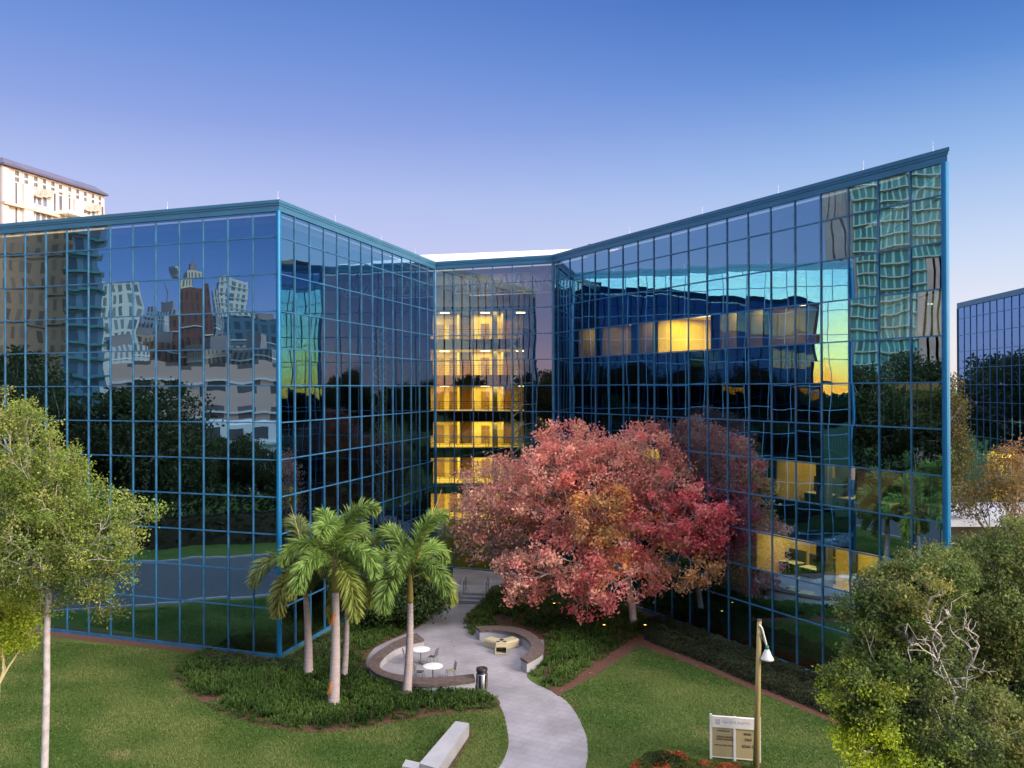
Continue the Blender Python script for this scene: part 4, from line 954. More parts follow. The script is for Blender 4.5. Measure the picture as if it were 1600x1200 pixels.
def tree(name, label, base, trunk_top, lobes, n_t, per, size, spread, r_trunk, cat='tree', bark=None, seed=1, r_tip=.012, twigs=True, droop=0.0, group=None, shell=.5, clipz=.4, flare=1.25):
    rng = np.random.default_rng(seed); T, I = lobe_targets(lobes, n_t, rng, shell); T = T[T[:, 2] > clipz] if True else T; I = I[:len(T)] if len(I) != len(T) else I
    T, I = (lambda a, b: (a, b))(T, I)
    b = np.array(base, float); tt = np.array(trunk_top, float); segs = []
    r = root(name, tuple(float(x) for x in base), label, cat, group)
    grow(tt, T, r_tip, segs, rng)
    big = [s for s in segs if s[2] > .035]; small = [s for s in segs if s[2] <= .035]
    m = MB(); pts = [b + (tt - b) * k / 6 + (rng.normal(0, .02, 3) * (1, 1, 0) if 0 < k < 6 else 0) for k in range(7)]
    m.tube(pts, [r_trunk * flare] + [r_trunk * (1 - .3 * k / 6) for k in range(1, 7)], n=12)
    V1, F1 = tubes_np(big, 7); V2, F2 = tubes_np(small, 4); Vt = np.array(m.v); 
    o = meshobj('trunk', m.v, m.f, bark or BARK, r, True)
    if len(V1) or len(V2): meshobj('limbs', np.concatenate([V1, V2]), np.concatenate([F1, F2 + len(V1)]), bark or BARK, r, True)
    # foliage
    pal = [np.array(l[6]) for l in lobes]; nT = len(T)
    cc = np.array([pal[i][rng.integers(0, len(pal[i]))] for i in I]); cc = cc * rng.uniform(.7, 1.25, (nT, 1))
    dens = np.clip(rng.lognormal(-.12, .55, nT), .15, 2.6); den_l = np.array([(l[8] if len(l) > 8 else 1.) for l in lobes])[I]
    cnt = np.maximum(1, (per * dens * den_l)).astype(int); idx = np.repeat(np.arange(nT), cnt); n = len(idx)
    off = rng.normal(0, spread, (n, 3)) * (1, 1, .75); c = T[idx] + off
    if droop: c[:, 2] -= droop * np.abs(rng.normal(0, 1, n)) * spread
    V, Fq = leafquads(c, size)
    col = cc[idx] * rng.uniform(.72, 1.3, (n, 1))
    meshobj('crown', V, Fq, LEAF, r, False, np.repeat(np.clip(col, 0, 1), 4, 0))
    return r
def L_(px, py, depth, rpx, rpy, rd, cols, wgt=1, den=1):
    c = Q(px, py, depth); s = depth / F; return (c[0], c[1], c[2], rpx * s, rd, rpy * s, cols, wgt, den)
SAL = [(.86, .38, .32), (.82, .31, .28), (.88, .48, .38)]; CRI = [(.86, .20, .23), (.80, .17, .20), (.88, .30, .30)]
ORG = [(.85, .45, .18), (.80, .38, .18), (.66, .37, .17)]; OLV = [(.46, .38, .13), (.52, .36, .16), (.60, .36, .20)]; TAUP = [(.64, .38, .30), (.54, .34, .25), (.70, .4, .30)]
DR = [(.55, .2, .17), (.62, .22, .19), (.46, .22, .15)]
tb_ = P(992, 978)
red_lobes = [L_(905, 760, 50, 120, 85, 3.6, SAL), L_(985, 720, 50.5, 95, 55, 2.8, SAL, 1), L_(890, 700, 51, 62, 42, 2.4, SAL), L_(1010, 690, 51, 55, 28, 2, SAL),
             L_(1085, 810, 47.5, 65, 62, 2.4, CRI, 1.2, 1.2), L_(1130, 815, 46.8, 34, 30, 1.4, CRI, 1.2), L_(1030, 790, 47.5, 70, 55, 2.4, SAL + CRI), L_(985, 850, 48.0, 85, 55, 2.6, ORG + SAL),
             L_(930, 800, 47.0, 55, 45, 1.8, OLV + ORG, 1.2), L_(960, 775, 46.8, 26, 20, 1, ORG), L_(905, 765, 46.8, 36, 34, 1.3, [(.66, .15, .12), (.62, .18, .12)], 1.3, 1.2), L_(960, 900, 46.8, 85, 48, 2.2, SAL + CRI), L_(870, 880, 47.5, 85, 48, 2.6, DR + SAL),
             L_(820, 900, 48.5, 62, 42, 2.2, TAUP + SAL), L_(1070, 880, 46.6, 60, 40, 2, ORG + OLV), L_(1105, 895, 45.8, 34, 24, 1.2, ORG), L_(930, 950, 46.8, 48, 24, 1.5, CRI + DR), L_(1040, 760, 49.5, 60, 45, 2.4, TAUP)]
tree('red_autumn_tree', 'large spreading tree with salmon red autumn leaves in front of the glass corner', tb_, (tb_[0] - .4, tb_[1] + .3, 3.0), red_lobes, 900, 58, .105, .26, .24, seed=5, r_tip=.014, shell=.62, bark=BARKR)
tl_ = P(800, 948)
tree('red_autumn_tree', 'paler thin leaved red tree at the left end of the autumn foliage, beside the atrium', tl_, (tl_[0] - .5, tl_[1], 2.6),
     [L_(770, 760, 53, 62, 48, 2.6, TAUP + SAL, 1, .7), L_(735, 800, 53, 38, 38, 2, TAUP, 1, .6), L_(760, 840, 52, 55, 45, 2.2, TAUP + DR, 1, .7), L_(800, 730, 54, 42, 26, 2, SAL, 1, .7), L_(780, 800, 51, 70, 50, 2.2, TAUP + SAL, 1, .8), L_(840, 780, 51, 40, 60, 2, SAL + OLV, 1)], 620, 30, .09, .28, .17, seed=9, r_tip=.013, bark=BARKR)
# foreground left tree
GRN = [(.20, .29, .055), (.16, .24, .05), (.27, .32, .08)]; GRD = [(.115, .16, .04), (.15, .18, .05)]; YG = [(.22, .30, .03), (.28, .34, .04)]
dl = 23.0; tb0 = Q(77, 930, dl); xb = Q(72, 1200, dl)
tree('tall_shade_tree', 'light green feathery tree on a straight pale trunk at the left edge', (xb[0] - .15, dl, 0), (tb0[0], dl, tb0[2] + .5),
     [L_(30, 700, dl, 60, 70, 1.2, GRN), L_(0, 640, dl, 42, 36, .8, GRN, 1, .8), L_(60, 720, dl - .2, 60, 50, 1.0, GRN), L_(95, 775, dl, 70, 60, 1.5, GRN), L_(165, 800, dl, 52, 30, 1.0, GRN), L_(225, 800, dl + .2, 30, 20, .5, GRN, 1.4), L_(140, 850, dl - .3, 75, 50, 1.4, GRN), L_(60, 850, dl - .6, 95, 75, 1.6, GRN + GRD),
      L_(30, 790, dl + .6, 90, 90, 1.5, GRN), L_(155, 905, dl - .2, 55, 38, 1.0, GRD + GRN), L_(90, 930, dl, 70, 30, .9, GRD + GRN), L_(165, 945, dl, 22, 22, .5, GRD), L_(10, 880, dl, 60, 60, 1.3, GRN)],
     1150, 62, .040, .14, .115, seed=21, r_tip=.0055, bark=BARKG, shell=.35)
tree('bright_green_tree', 'bright yellow green small tree glowing from a ground light at the far left', (Q(0, 1010, 27)[0] - .5, 27, 0), (Q(0, 1010, 27)[0] - .5, 27, 3.0),
     [L_(5, 960, 27, 50, 60, 1.3, YG), L_(20, 990, 26.6, 40, 35, 1.0, YG), L_(-40, 960, 27, 60, 80, 1.5, YG), L_(25, 930, 26.5, 30, 22, .7, YG)], 380, 60, .055, .17, .10, seed=4, r_tip=.007)
# foreground right trees
OK1 = [(.11, .17, .045), (.14, .20, .055), (.19, .235, .07)]; OK2 = [(.28, .27, .08), (.22, .24, .08), (.16, .19, .06)]; OK3 = [(.075, .11, .045), (.10, .135, .055)]
dr = 21.5; xr = Q(1465, 1200, dr)
tree('spreading_oak', 'dark green oak with bare grey branches showing, in the lower right corner', (xr[0], dr, 0), (xr[0], dr, 4.5),
     [L_(1460, 905, dr, 60, 36, 1.0, OK1), L_(1425, 920, dr - .5, 48, 36, 1.0, OK2), L_(1385, 935, dr, 55, 42, 1.0, OK3 + OK1), L_(1420, 985, dr + .6, 65, 50, 1.2, OK1 + OK3), L_(1350, 960, dr, 36, 34, .8, OK1), L_(1390, 1040, dr, 75, 48, 1.2, OK1), L_(1430, 1085, dr - .2, 80, 55, 1.4, OK1 + OK3),
      L_(1350, 1090, dr - .6, 52, 60, 1.0, YG + OK1), L_(1370, 1160, dr - .8, 60, 50, 1.2, YG), L_(1460, 1160, dr - .8, 85, 60, 1.5, OK1 + OK3), L_(1530, 1130, dr, 70, 60, 1.3, OK1 + OK2), L_(1405, 880, dr + .3, 28, 28, .6, OK1), L_(1310, 1070, dr - .4, 26, 30, .6, YG + OK1), L_(1470, 880, dr + 1, 40, 28, .8, OK1)],
     1150, 105, .046, .14, .22, seed=31, r_tip=.0085, bark=BARKG, shell=.5)
oakR = [o for o in bpy.data.objects if o.name.startswith('spreading_oak')][0]
rb_ = np.random.default_rng(77); segs = []
hub = np.array(Q(1492, 1085, dr - .6)); segs.append((np.array((xr[0], dr, 4.5)), hub, .10, .075))
TT, _ = lobe_targets([L_(1480, 960, dr - 1.8, 45, 50, .35, GRN), L_(1515, 1050, dr - 1.9, 55, 30, .3, GRN), L_(1440, 1010, dr - 2.0, 50, 34, .3, GRN), L_(1500, 985, dr - 2.0, 36, 60, .3, GRN)], 75, rb_, .5)
grow(hub, TT, .0068, segs, rb_, curl=.2)
Vb, Fb = tubes_np(segs, 5); meshobj('bare_limbs', Vb, Fb, BARKG, oakR, True)
dr2 = 25.0; xr2 = Q(1570, 1100, dr2)
tree('spreading_oak', 'taller dense oak crown behind and right of the bare branched one, at the right edge', (xr2[0], dr2, 0), (xr2[0], dr2, 4.8),
     [L_(1560, 890, dr2, 75, 55, 1.5, OK1), L_(1600, 850, dr2, 55, 45, 1.2, OK1 + OK2), L_(1500, 920, dr2 + .6, 50, 45, 1.1, OK1 + OK3), L_(1560, 960, dr2 - .5, 70, 60, 1.4, OK2 + OK1), L_(1600, 1010, dr2 - .5, 60, 80, 1.4, OK1), L_(1530, 1030, dr2 - .3, 60, 60, 1.2, OK2), L_(1500, 880, dr2 + 1.5, 35, 36, .9, OK3), L_(1620, 1130, dr2 - 1, 70, 90, 1.6, OK1 + OK3), L_(1560, 1140, dr2 - 1, 60, 80, 1.4, OK1)],
     850, 95, .05, .18, .2, seed=37, r_tip=.009, bark=BARKG, shell=.5)
# dark shrub tree behind the palms, orange cypress far right, filler by the neighbour
sb_ = P(640, 985)
tree('round_shrub_tree', 'round dark green small tree between the palms and the steps', sb_, (sb_[0], sb_[1], 1.0),
     [L_(640, 925, 50, 48, 46, 1.9, [(.035, .07, .02), (.055, .095, .03)]), L_(600, 930, 49.5, 40, 40, 1.8, [(.03, .06, .018), (.045, .085, .025)]), L_(672, 930, 50, 24, 34, 1.2, [(.05, .09, .03)])], 420, 60, .10, .28, .12, seed=3)
ob = Q(1575, 850, 52)
tree('autumn_cypress', 'orange brown thin tree before the neighbouring glass building at the far right', (ob[0], 52, 0), (ob[0], 52, 2.5),
     [L_(1575, 740, 52, 30, 45, 1.5, [(.34, .22, .08), (.26, .20, .07)], 1, .7), L_(1590, 710, 52, 18, 26, 1, [(.40, .20, .10)], 1, .7), L_(1545, 760, 52.5, 30, 36, 1.4, [(.22, .17, .05), (.3, .18, .06)], 1, .6), L_(1520, 790, 53, 26, 30, 1.2, [(.2, .15, .05)], 1, .5), L_(1590, 790, 51, 30, 40, 1.3, [(.32, .22, .09)], 1, .6)], 330, 26, .085, .26, .14, seed=14, r_tip=.011)
ob = Q(1490, 850, 62)
tree('slim_park_tree', 'slim tree with sparse olive leaves just right of the sharp glass corner', (ob[0], 66, 0), (ob[0], 66, 5),
     [L_(1487, 640, 66, 14, 60, 1.5, [(.10, .11, .04), (.16, .13, .05)], 1, .7), L_(1492, 720, 66, 22, 50, 1.6, [(.12, .12, .04)], 1, .7), L_(1500, 780, 64, 30, 26, 1.6, [(.14, .13, .05)], 1, .7)], 300, 40, .10, .34, .12, seed=15)
ob = Q(1540, 880, 44)
tree('park_tree', 'low bushy tree with olive and russet leaves in front of the pale canopy roof', (ob[0], 44, 0), (ob[0], 44, 1.2),
     [L_(1520, 872, 44, 45, 28, 2.0, [(.16, .17, .06), (.10, .13, .05)]), L_(1580, 870, 43, 40, 30, 2.0, [(.16, .16, .06), (.28, .15, .07)])], 420, 50, .09, .26, .12, seed=16)
# pale flat canopy roof
c0 = np.array(Q(1478, 800, 63)); z = 3.6
r = root('flat_canopy', (float(c0[0]) + 8, 68., 0.), 'low pale flat roofed canopy building between the glass buildings', 'canopy')
m = MB(); m.box(c0[0], 63, z + .02, c0[0] + 20, 73, z + .5); m.build('roof', pm('pale_roof_membrane', (.45, .47, .55), (.34, .36, .44), scale=.6), r)
m = MB(); m.box(c0[0] + 1.5, 65, 0, c0[0] + 18, 72, z); m.build('wall', pm('dark_grey_wall', (.16, .14, .15), (.1, .09, .1), scale=.8), r)  # wall below the canopy roof, mottled dark grey

# ------------------------------------------------------------------ palms
def palm(label, bx, by, tx, ty, crown_r, nf, seed, r_base=.21, spear=None, shaft=1.45, tint=((.12, .22, .05), (.26, .37, .10))):
    rng = np.random.default_rng(seed); b = np.array(P(bx, by)); t = np.array(Q(tx, ty, b[1])); t[2] = max(t[2], 2.5)
    r = root('foxtail_palm', tuple(float(x) for x in b), label, 'palm tree', 'palms in the left bed')
    m = MB(); n = 26; pts = []; rad = []
    for k in range(n):
        f = k / (n - 1); p = b + (t - b) * f; bow = .05 * math.sin(f * math.pi); pts.append((p[0] + bow, p[1], p[2]))
        rad.append(r_base * (1.12 - .45 * f + .10 * math.exp(-f * 14)) * (1 + (.02 if k % 2 else 0)))
    m.tube(pts, rad, n=14); m.build('trunk', BARKP, r, True)
    top = t + np.array([0, 0, shaft]); m = MB(); m.tube([tuple(t + np.array([0, 0, .002])), tuple(t + np.array([0, 0, .18])), tuple(t + np.array([0, 0, shaft * .7])), tuple(top)], [rad[-1] * 1.0, rad[-1] * 1.12, rad[-1] * .8, rad[-1] * .45], n=12); m.build('crownshaft', SHAFT, r, True)
    for k in range(nf):
        az = k * 2.39996 + rng.uniform(-.25, .25); lvl = k / max(nf - 1, 1); el = math.radians(80 - 62 * lvl + rng.uniform(-6, 6)); L = crown_r * 1.12 * rng.uniform(.92, 1.15); ns = 46
        p = top + np.array([0, 0, -.35 * lvl]); d = np.array([math.cos(az) * math.cos(el), math.sin(az) * math.cos(el), math.sin(el)]); rach = [p]; dirs = [d]
        for s in range(ns):
            g = .006 + .062 * (s / ns) ** .8 * (1.0 + .35 * lvl); d = d + np.array([0, 0, -g * 1.5]); d = d / np.linalg.norm(d); p = p + d * L / ns; rach.append(p); dirs.append(d)
        rach = np.array(rach); dirs = np.array(dirs); mm = MB(); mm.tube([tuple(x) for x in rach[::6]], [.034 * (1 - .8 * i / len(rach[::6])) for i in range(len(rach[::6]))], n=5)
        per = 13; st0 = int(ns * .16); I = np.repeat(np.arange(st0, ns + 1), per); n_ = len(I); dd_ = dirs[I]
        side = np.cross(dd_, [0, 0, 1.]); side /= np.linalg.norm(side, axis=1)[:, None] + 1e-9; upv = np.cross(side, dd_)
        th = rng.uniform(0, 2 * np.pi, n_); th = np.where(rng.random(n_) < .5, np.where(rng.random(n_) < .5, 0, np.pi) + rng.normal(0, .5, n_), th)
        rd = side * np.cos(th)[:, None] + upv * np.sin(th)[:, None]
        f = (I - st0) / (ns - st0); ll = L * .23 * np.sin(np.clip(f * .88 + .12, 0, 1) * np.pi) ** .5 * rng.uniform(.75, 1.15, n_)
        ax = dd_ * .75 + rd * .85 + np.array([0, 0, -.12]); ax /= np.linalg.norm(ax, axis=1)[:, None]
        b0_ = rach[I] + rng.normal(0, .01, (n_, 3)); wv = np.cross(ax, rng.normal(0, 1, (n_, 3))); wv /= np.linalg.norm(wv, axis=1)[:, None] + 1e-9; wv *= .026 * (L / 2.6)
        mid = b0_ + ax * ll[:, None] * .5; tip = b0_ + ax * ll[:, None] + np.array([0, 0, -1.]) * (ll * .16)[:, None]
        V = np.stack([b0_, mid + wv, tip, mid - wv], 1).reshape(-1, 3); Fq = np.arange(n_ * 4).reshape(-1, 4)
        ct = np.clip(rng.normal(.5 - .1 * lvl, .25, (n_, 1)), 0, 1); fr_t = rng.uniform(.8, 1.25); col = (np.array(tint[0]) * (1 - ct) + np.array(tint[1]) * ct) * fr_t
        if lvl > .86: col = col * .6 + np.array((.24, .20, .03)) * .5
        V0 = np.array(mm.v); nq = [f_ for f_ in mm.f if len(f_) == 4]
        Vall = np.concatenate([V0, V]); Fall = np.concatenate([np.array(nq), Fq + len(V0)]); call = np.concatenate([np.tile((.22, .24, .08), (len(V0), 1)), np.repeat(col, 4, 0)])
        meshobj('frond', Vall, Fall, LEAFP, r, False, call)
    if spear:
        m = MB(); e = Q(spear[0], spear[1], b[1]); m.tube([tuple(top - np.array([0, 0, .2])), tuple((top + np.array(e)) / 2 + np.array([.05, 0, 0])), e], [.05, .035, .008], n=6); m.build('spear_leaf', SHAFT, r, True)
    return r
palm('foxtail palm furthest left of the cluster, standing closest to the glass corner', 482, 1061, 478, 932, 3.0, 9, 6, .20, (454, 788), tint=((.10, .16, .055), (.23, .28, .10)))
palm('foxtail palm with orange crownshaft and the tallest crown, at the middle of the cluster', 521, 1108, 524, 925, 2.9, 11, 2, .23)
palm('slim speckled palm half hidden behind the tallest palm', 537, 1063, 542, 950, 2.4, 8, 3, .15, tint=((.09, .15, .04), (.19, .25, .07)))
palm('foxtail palm standing alone in front of the curved wall and tables', 635, 1090, 641, 942, 2.75, 10, 4, .20, (690, 765))
# fallen orange husks on two trunks
for (x, y, d_, lab) in ((519.5, 968, 41.7, 'dry orange leaf sheath hanging high on the middle palm trunk'), (515.5, 1075, 36.7, 'small dry orange husk leaning low on the middle palm trunk')):
    b = P(521, 1108)
    c = Q(x, y, b[1] - .2); m = MB(); m.add([(c[0] - .14, c[1], c[2] - .25), (c[0] + .02, c[1] - .05, c[2] - .28), (c[0] + .16, c[1], c[2] + .2), (c[0] + .05, c[1] - .06, c[2] + .32), (c[0] - .02, c[1] + .05, c[2] - .22), (c[0] + .12, c[1] + .06, c[2] + .28)], [(0, 1, 3), (1, 2, 3), (0, 4, 1), (4, 5, 2), (4, 2, 1), (0, 3, 5), (0, 5, 4)])
    o = m.build('leaf_sheath', pm('dry_sheath', (.45, .17, .05), (.35, .12, .04))); o['label'] = lab; o['category'] = 'leaf sheath'

# ------------------------------------------------------------------ garden uplights (lit in the photograph)
UPG = emit('uplight_glow', (1, .72, .12), 6)
def uplight(x, y, label, power, col=(1, .78, .25), h=.35, aim=(0, 0, 1), size=1.1, p=None):
    p = p or P(x, y); t = thing('garden_uplight', (p[0], p[1], 0), label, 'garden light', 'garden uplights')
    m = MB(); m.tube([(0, 0, 0), (0, 0, h)], .03, n=6); m.build('stake', BLACK, t)
    m = MB(); m.lathe([(.03, h), (.09, h + .02), (.11, h + .18), (.10, h + .18)], n=14); m.build('housing', BLACK, t)
    m = MB(); m.lathe([(.0, h + .15), (.095, h + .151)], n=14); m.build('lens', UPG, t)
    l = bpy.data.lights.new('uplight_beam', 'SPOT'); l.energy = power; l.color = col; l.spot_size = size; l.spot_blend = .6; l.shadow_soft_size = .08
    o = bpy.data.objects.new('uplight_beam', l); COL.objects.link(o); o.location = (p[0], p[1], h + .3); o.rotation_euler = Vector(aim).to_track_quat('-Z', 'Y').to_euler()
uplight(944, 990, 'small glowing uplight in the dark bed under the red tree', 420, aim=(.15, .1, 1))
uplight(866, 955, 'small glowing uplight deep under the left side of the red tree', 300, aim=(0, .1, 1))
p = P(1008, 990); uplight(0, 0, 'uplight at the trunk of the red tree washing it orange', 260, (1, .55, .12), aim=(-.15, .2, 1), size=.7, p=(p[0], p[1], 0))
px = Q(1345, 1200, dr - 2.5); uplight(0, 0, 'uplight under the lower right oak turning its leaves yellow green', 3200, (1, .86, .15), aim=(.06, .1, 1), size=1.2, p=(px[0], px[1], 0))
px = Q(10, 1040, 24.5); uplight(0, 0, 'uplight under the bright green tree at the far left', 2200, (1, .88, .15), aim=(-.02, .2, 1), size=1.1, p=(px[0], px[1], 0))

# ------------------------------------------------------------------ what the mirror glass sees: road, trees and towers beside and behind the viewer
sheet('road', [(-42, 58), (-32, 47), (-25, 37), (-19.5, 28), (-11, 10), (-7, -30), (-22, -30), (-27, 10), (-35, 26), (-44, 40), (-56, 56)], .006, ASPH)
KERB = MB()
for L in (smooth_line([(-42.2, 58), (-31.8, 47), (-24.7, 37), (-19.2, 28), (-10.7, 10), (-6.7, -30)]), smooth_line([(-56.2, 56), (-44.3, 40), (-35.3, 26), (-27.3, 10), (-22.3, -30)])):
    for a, b in zip(L[:-1], L[1:]):
        d = np.array(b) - np.array(a); d = d / np.linalg.norm(d); n = np.array([-d[1], d[0]]) * .15; a, b = np.array(a), np.array(b)
        KERB.prism([tuple(a - n), tuple(b - n), tuple(b + n), tuple(a + n)], 0, .13)
kb = KERB.build('kerb', CONC); kb['kind'] = 'structure'
hedge('tall dark hedge added beyond the road to darken the left wing reflection', [(-62, 56), (-49, 38), (-41, 24), (-33, 8), (-29, -24), (-33, -24), (-37, 8), (-45, 25), (-53, 40), (-66, 57)], 4.2, ((.02, .035, .012), (.04, .055, .02)), dens=70, size=.22)  # hedge out of view, added to fill the mirrored band with darkness
sheet('road', [(-400, -95), (400, -95), (400, -107), (-400, -107)], .006, ASPH)
rngE = np.random.default_rng(3)
DKG = [(.045, .065, .022), (.06, .08, .03)]
oak = tree('roadside_oak', 'broad dark oak by the road, seen only as a reflection in the glass', (-60, 40, 0), (-60, 40, 4),
           [(-60, 40, 9.5, 6, 6, 5.5, DKG), (-63, 42, 11, 4, 4, 4, DKG), (-57, 38, 12, 4.5, 4, 4, DKG), (-60, 36, 7.5, 4.5, 4, 3.5, DKG)], 520, 40, .22, .6, .4, seed=8, r_tip=.03, group='roadside oaks')
def copy_tree(src, loc, rz, sc_):
    c = src.copy(); COL.objects.link(c); c.location = loc; c.rotation_euler = (0, 0, rz); c.scale = (sc_,) * 3
    for ch in src.children: k = ch.copy(); COL.objects.link(k); k.parent = c
    return c
spots = [(-68, 52, 1.15), (-52, 30, .95), (-76, 32, 1.2), (-46, 10, .4), (-62, 6, .42), (-82, 64, 1.25), (-88, 45, 1.25), (-50, -4, .55), (-74, 8, .5), (-58, 14, .6),
         (-58, 22, .5), (-53, 12, .5), (-47, 0, .5),
         (-75, -25, .55), (-75, -50, 1.2), (-58, -55, 1.25), (-44, -50, 1.2), (-30, -56, 1.3), (-16, -60, 1.25), (-4, -54, 1.1), (12, -58, 1.1), (28, -55, 1.0), (44, -50, .95), (60, -44, .85), (78, -40, .8), (95, -46, .8), (112, -40, .8), (66, -66, 1.0), (36, -70, 1.1), (-12, -72, 1.2), (-100, 78, 1.3), (-38, -70, 1.3), (-52, -72, 1.3), (30, 82, 1.0), (36, 96, 1.15), (27, 104, 1.1), (44, 112, 1.2), (26, 70, .8), (33, 74, .7)]
for x, y, s in spots: copy_tree(oak, (x, y, 0), rngE.uniform(0, 6.28), s * rngE.uniform(.9, 1.08))
def tower(name, label, x, y, wx, wy, h, rot, body, band, step=3.3, over=.9, ncol=6, colmat=None):
    t = thing(name, (x, y, 0), label, 'tower', None, rot)
    m = MB(); m.box(-wx / 2, -wy / 2, 0, wx / 2, wy / 2, h); m.build('facade', body, t)
    m = MB(); k = 1
    while k * step < h:
        m.box(-wx / 2 - over, -wy / 2 - over, k * step, wx / 2 + over, wy / 2 + over, k * step + .32); k += 1
    m.build('balcony_tiers', band, t, kind='stuff')
    if colmat:
        m = MB()
        for i in range(ncol + 1):
            xx = -wx / 2 + wx * i / ncol; yy = -wy / 2 + wy * i / ncol
            m.box(xx - .8, -wy / 2 - over - .6, 0, xx + .8, -wy / 2 - over + .01, h + 1); m.box(wx / 2 + over - .01, yy - .8, 0, wx / 2 + over + .6, yy + .8, h + 1)
        m.build('pilasters', colmat, t)
    return t
TEALG = pm('teal_tower_glass', (.10, .30, .32), (.04, .16, .18), scale=.25, rough=.25, detail=2)
SLABW = pm('balcony_white', (.42, .50, .50), (.30, .37, .38), scale=.3)
OCH = pm('ochre_window_wall', (.42, .36, .20), (.12, .12, .10), scale=.3, rough=.4, detail=2); GRC = pm('grey_pilaster', (.26, .24, .26), (.22, .2, .22), scale=.2)
WTW = pm('white_tower_wall', (.70, .72, .70), (.5, .56, .58), scale=.1, detail=2)
def gridmat(name, wall, glass, bw=2.4, rh=3.3, mortar=.55):
    m, n, l, out = newmat(name); p = n.new('ShaderNodeBsdfPrincipled'); l.new(p.outputs[0], out.inputs[0]); p.inputs['Roughness'].default_value = .5
    tc_ = n.new('ShaderNodeTexCoord'); sp_ = n.new('ShaderNodeSeparateXYZ'); l.new(tc_.outputs['Object'], sp_.inputs[0]); cb = n.new('ShaderNodeCombineXYZ')
    l.new(mathn('ADD', sp_.outputs[0], sp_.outputs[1], n, l), cb.inputs[0]); l.new(sp_.outputs[2], cb.inputs[1])
    b = n.new('ShaderNodeTexBrick'); b.offset = 0; l.new(cb.outputs[0], b.inputs[0]); b.inputs['Scale'].default_value = 1; b.inputs['Brick Width'].default_value = bw; b.inputs['Row Height'].default_value = rh; b.inputs['Mortar Size'].default_value = mortar
    b.inputs['Mortar Smooth'].default_value = 0; b.inputs['Color1'].default_value = (*glass, 1); b.inputs['Color2'].default_value = (*[x * 2.2 for x in glass], 1); b.inputs['Mortar'].default_value = (*wall, 1); l.new(b.outputs[0], p.inputs['Base Color']); return m
OCG = gridmat('ochre_window_grid', (1.0, .60, .36), (.34, .22, .14), 1.9, 3.3, .55); WTG = gridmat('white_window_grid', (.75, .76, .74), (.12, .16, .18), 1.7, 3.3, .42); TLG = gridmat('teal_window_grid', (.26, .46, .44), (.03, .11, .12), 1.6, 3.3, .22)
BRG = gridmat('brick_window_grid', (.22, .10, .08), (.06, .05, .06), 1.6, 3.3, .45); PKG = gridmat('pink_window_grid', (.58, .40, .34), (.07, .06, .06), 5, 4.2, 1.1); BLG = gridmat('blue_window_grid', (.10, .20, .30), (.03, .06, .10), 2.6, 3.3, .5)
tower('balcony_tower', 'teal glass tower with white balcony tiers, seen as a wavy reflection near the right corner', -182, 60, 22, 21, 118, 0, TLG, SLABW, 3.3, .9)
tower('concrete_tower', 'grey concrete tower edge beside the teal tower in the reflection', -165, 72.5, 8, 4, 120, 0, GRC, GRC, 30, .05, 2, GRC)
tower('brown_block', 'ribbed brown office block reflected at the right edge of the glass', -112, 44.5, 10, 6, 36, 0, pm('brown_rib_wall', (.40, .28, .25), (.30, .20, .18), scale=.3), GRC, 60, .02, 5, pm('brown_rib', (.46, .34, .31), (.36, .25, .23), scale=.3))
tower('pilaster_tower', 'ochre windowed tower with grey pilasters reflected in the left wing', -151, -2, 20, 18, 105, math.radians(-67), OCG, OCH, 6.6, .1, 5, GRC)
tower('slim_balcony_tower', 'narrow dark teal tower reflected left of the open sky', -134, -4, 5.5, 6, 80, math.radians(-65), BLG, TEALG, 3.3, .7)
tower('white_block', 'low white block reflected above the roadside trees', -196, -42, 13, 14, 43, math.radians(-63), WTG, WTW, 14, .1)
tower('brick_block', 'dark red brick block with stepped top reflected in the middle of the left wing', -212, -76, 10, 12, 47, math.radians(-58), BRG, WTW, 16, .3)
tower('white_slab_block', 'pale slab block beside the red brick one in the reflection', -207, -88, 9, 12, 50, math.radians(-58), WTG, WTW, 3.4, .2)
tower('blue_block', 'dark blue office block reflected near the corner of the left wing', -172, -70, 17, 12, 34, math.radians(-55), BLG, WTW, 9, .2)
tower('parking_garage', 'pink brown building with open decks in the reflection', -96, -5, 26, 12, 18.5, math.radians(-57), PKG, pm('deck_white', (.7, .7, .72), (.6, .6, .62)), 5.2, .3)
tower('low_white_house', 'low white building with open decks in front of the pink one in the reflection', -80, -2, 16, 8, 9.5, math.radians(-57), gridmat('deck_grid', (.8, .8, .82), (.05, .05, .06), 4, 3.2, .7), WTW, 3.2, .5)
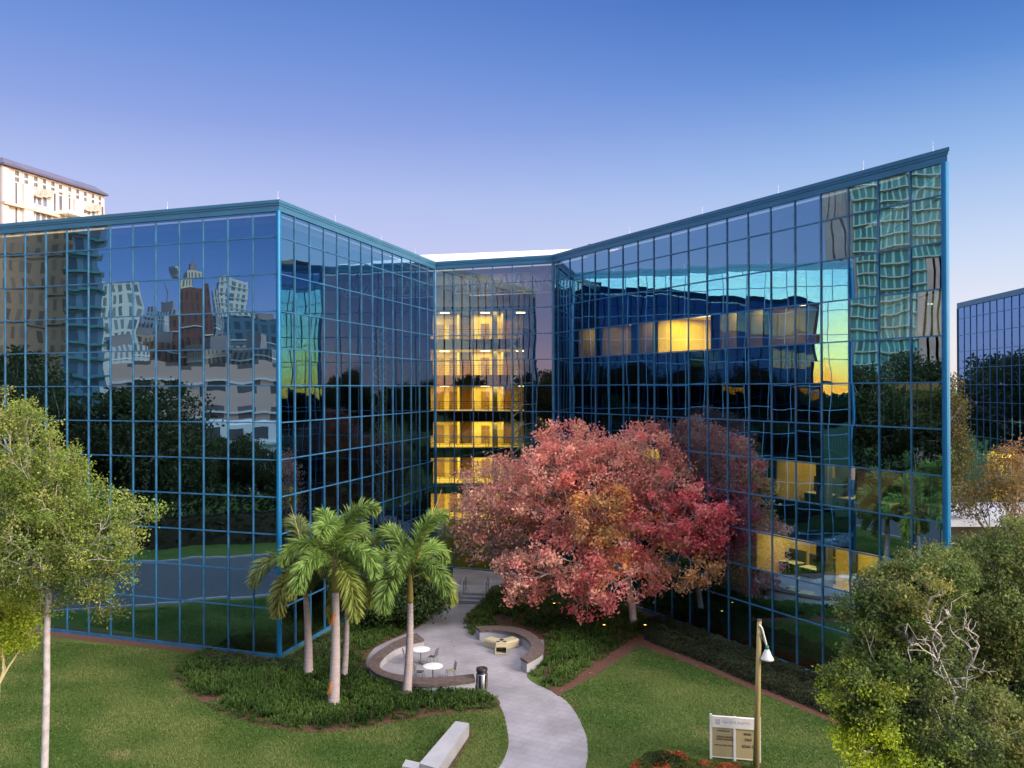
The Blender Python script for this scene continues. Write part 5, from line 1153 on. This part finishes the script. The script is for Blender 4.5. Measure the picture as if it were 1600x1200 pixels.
CB = [('pale cream', gridmat('cream_grid', (.62, .56, .46), (.10, .10, .09), 1.4, 3.2, .38)), ('slate grey', gridmat('slate_grid', (.24, .27, .32), (.05, .07, .09), 1.3, 3.4, .3)),
      ('warm tan', gridmat('tan_grid', (.50, .36, .26), (.09, .07, .06), 1.5, 3.3, .45)), ('light grey', gridmat('light_grid', (.52, .54, .58), (.10, .12, .15), 1.2, 3.5, .32)), ('rust brown', gridmat('rust_grid', (.28, .14, .10), (.05, .04, .04), 1.6, 3.1, .5))]
rc = random.Random(12)
for k, (px_, dist, h_, w_) in enumerate(((70, 235, 40, 12), (205, 250, 36, 10), (228, 215, 30, 9), (248, 270, 44, 9), (262, 200, 27, 11), (292, 285, 58, 7), (322, 262, 40, 8), (338, 180, 25, 12), (352, 290, 52, 7), (372, 240, 33, 10), (392, 300, 45, 9), (405, 170, 24, 10), (425, 230, 36, 10), (180, 160, 24, 12))):
    az_ = math.radians(-111 - 16 * px_ / 435.); ox, oy = (-31 + 18.5 * px_ / 435.), (50 - 6 * px_ / 435.)
    x, y = ox + math.sin(az_) * dist, oy + math.cos(az_) * dist; nm, mt = CB[k % 5]
    t = tower('city_block', '%s city block %s the skyline mirrored by the left wing' % (nm, 'standing tallest in' if h_ > 50 else ('rising from' if h_ > 38 else 'low in')), x, y, w_, w_ * 1.2, h_, -az_ + rc.uniform(-.3, .3), mt, WTW, h_ * .9, .15)
    t['group'] = 'city blocks of the mirrored skyline'
    m = MB(); m.box(-w_ * .25, -w_ * .25, h_, w_ * .2, w_ * .25, h_ + rc.uniform(2, 4.5)); m.build('roof_plant', GRC, t)
    if h_ > 38: m = MB(); m.tube([(0, 0, h_ + 1), (0, 0, h_ + rc.uniform(7, 12))], [.35, .08], n=6); m.build('mast', GRC, t)
# distant woodland ring that closes the horizon
def ringwood():
    n = 26000; az = NR.uniform(0, 2 * np.pi, n); rad = NR.uniform(260, 420, n); hmax = 9 + 4.5 * np.sin(az * 9) * np.cos(az * 23 + 1) + 2 * np.sin(az * 61)
    z = NR.random(n) ** .6 * np.maximum(hmax, 4); c = np.stack([np.cos(az) * rad, np.sin(az) * rad, z], 1); V, Fq = leafquads(c, 4.2)
    k = NR.random((n, 1)); col = np.array((.03, .05, .02)) * (1 - k) + np.array((.07, .085, .035)) * k
    meshobj('distant_woods', V, Fq, LEAF, None, False, np.repeat(col, 4, 0), kind='stuff')
ringwood()

# helper properties are not part of the description
for o in bpy.data.objects:
    if '_org' in o.keys(): del o['_org']
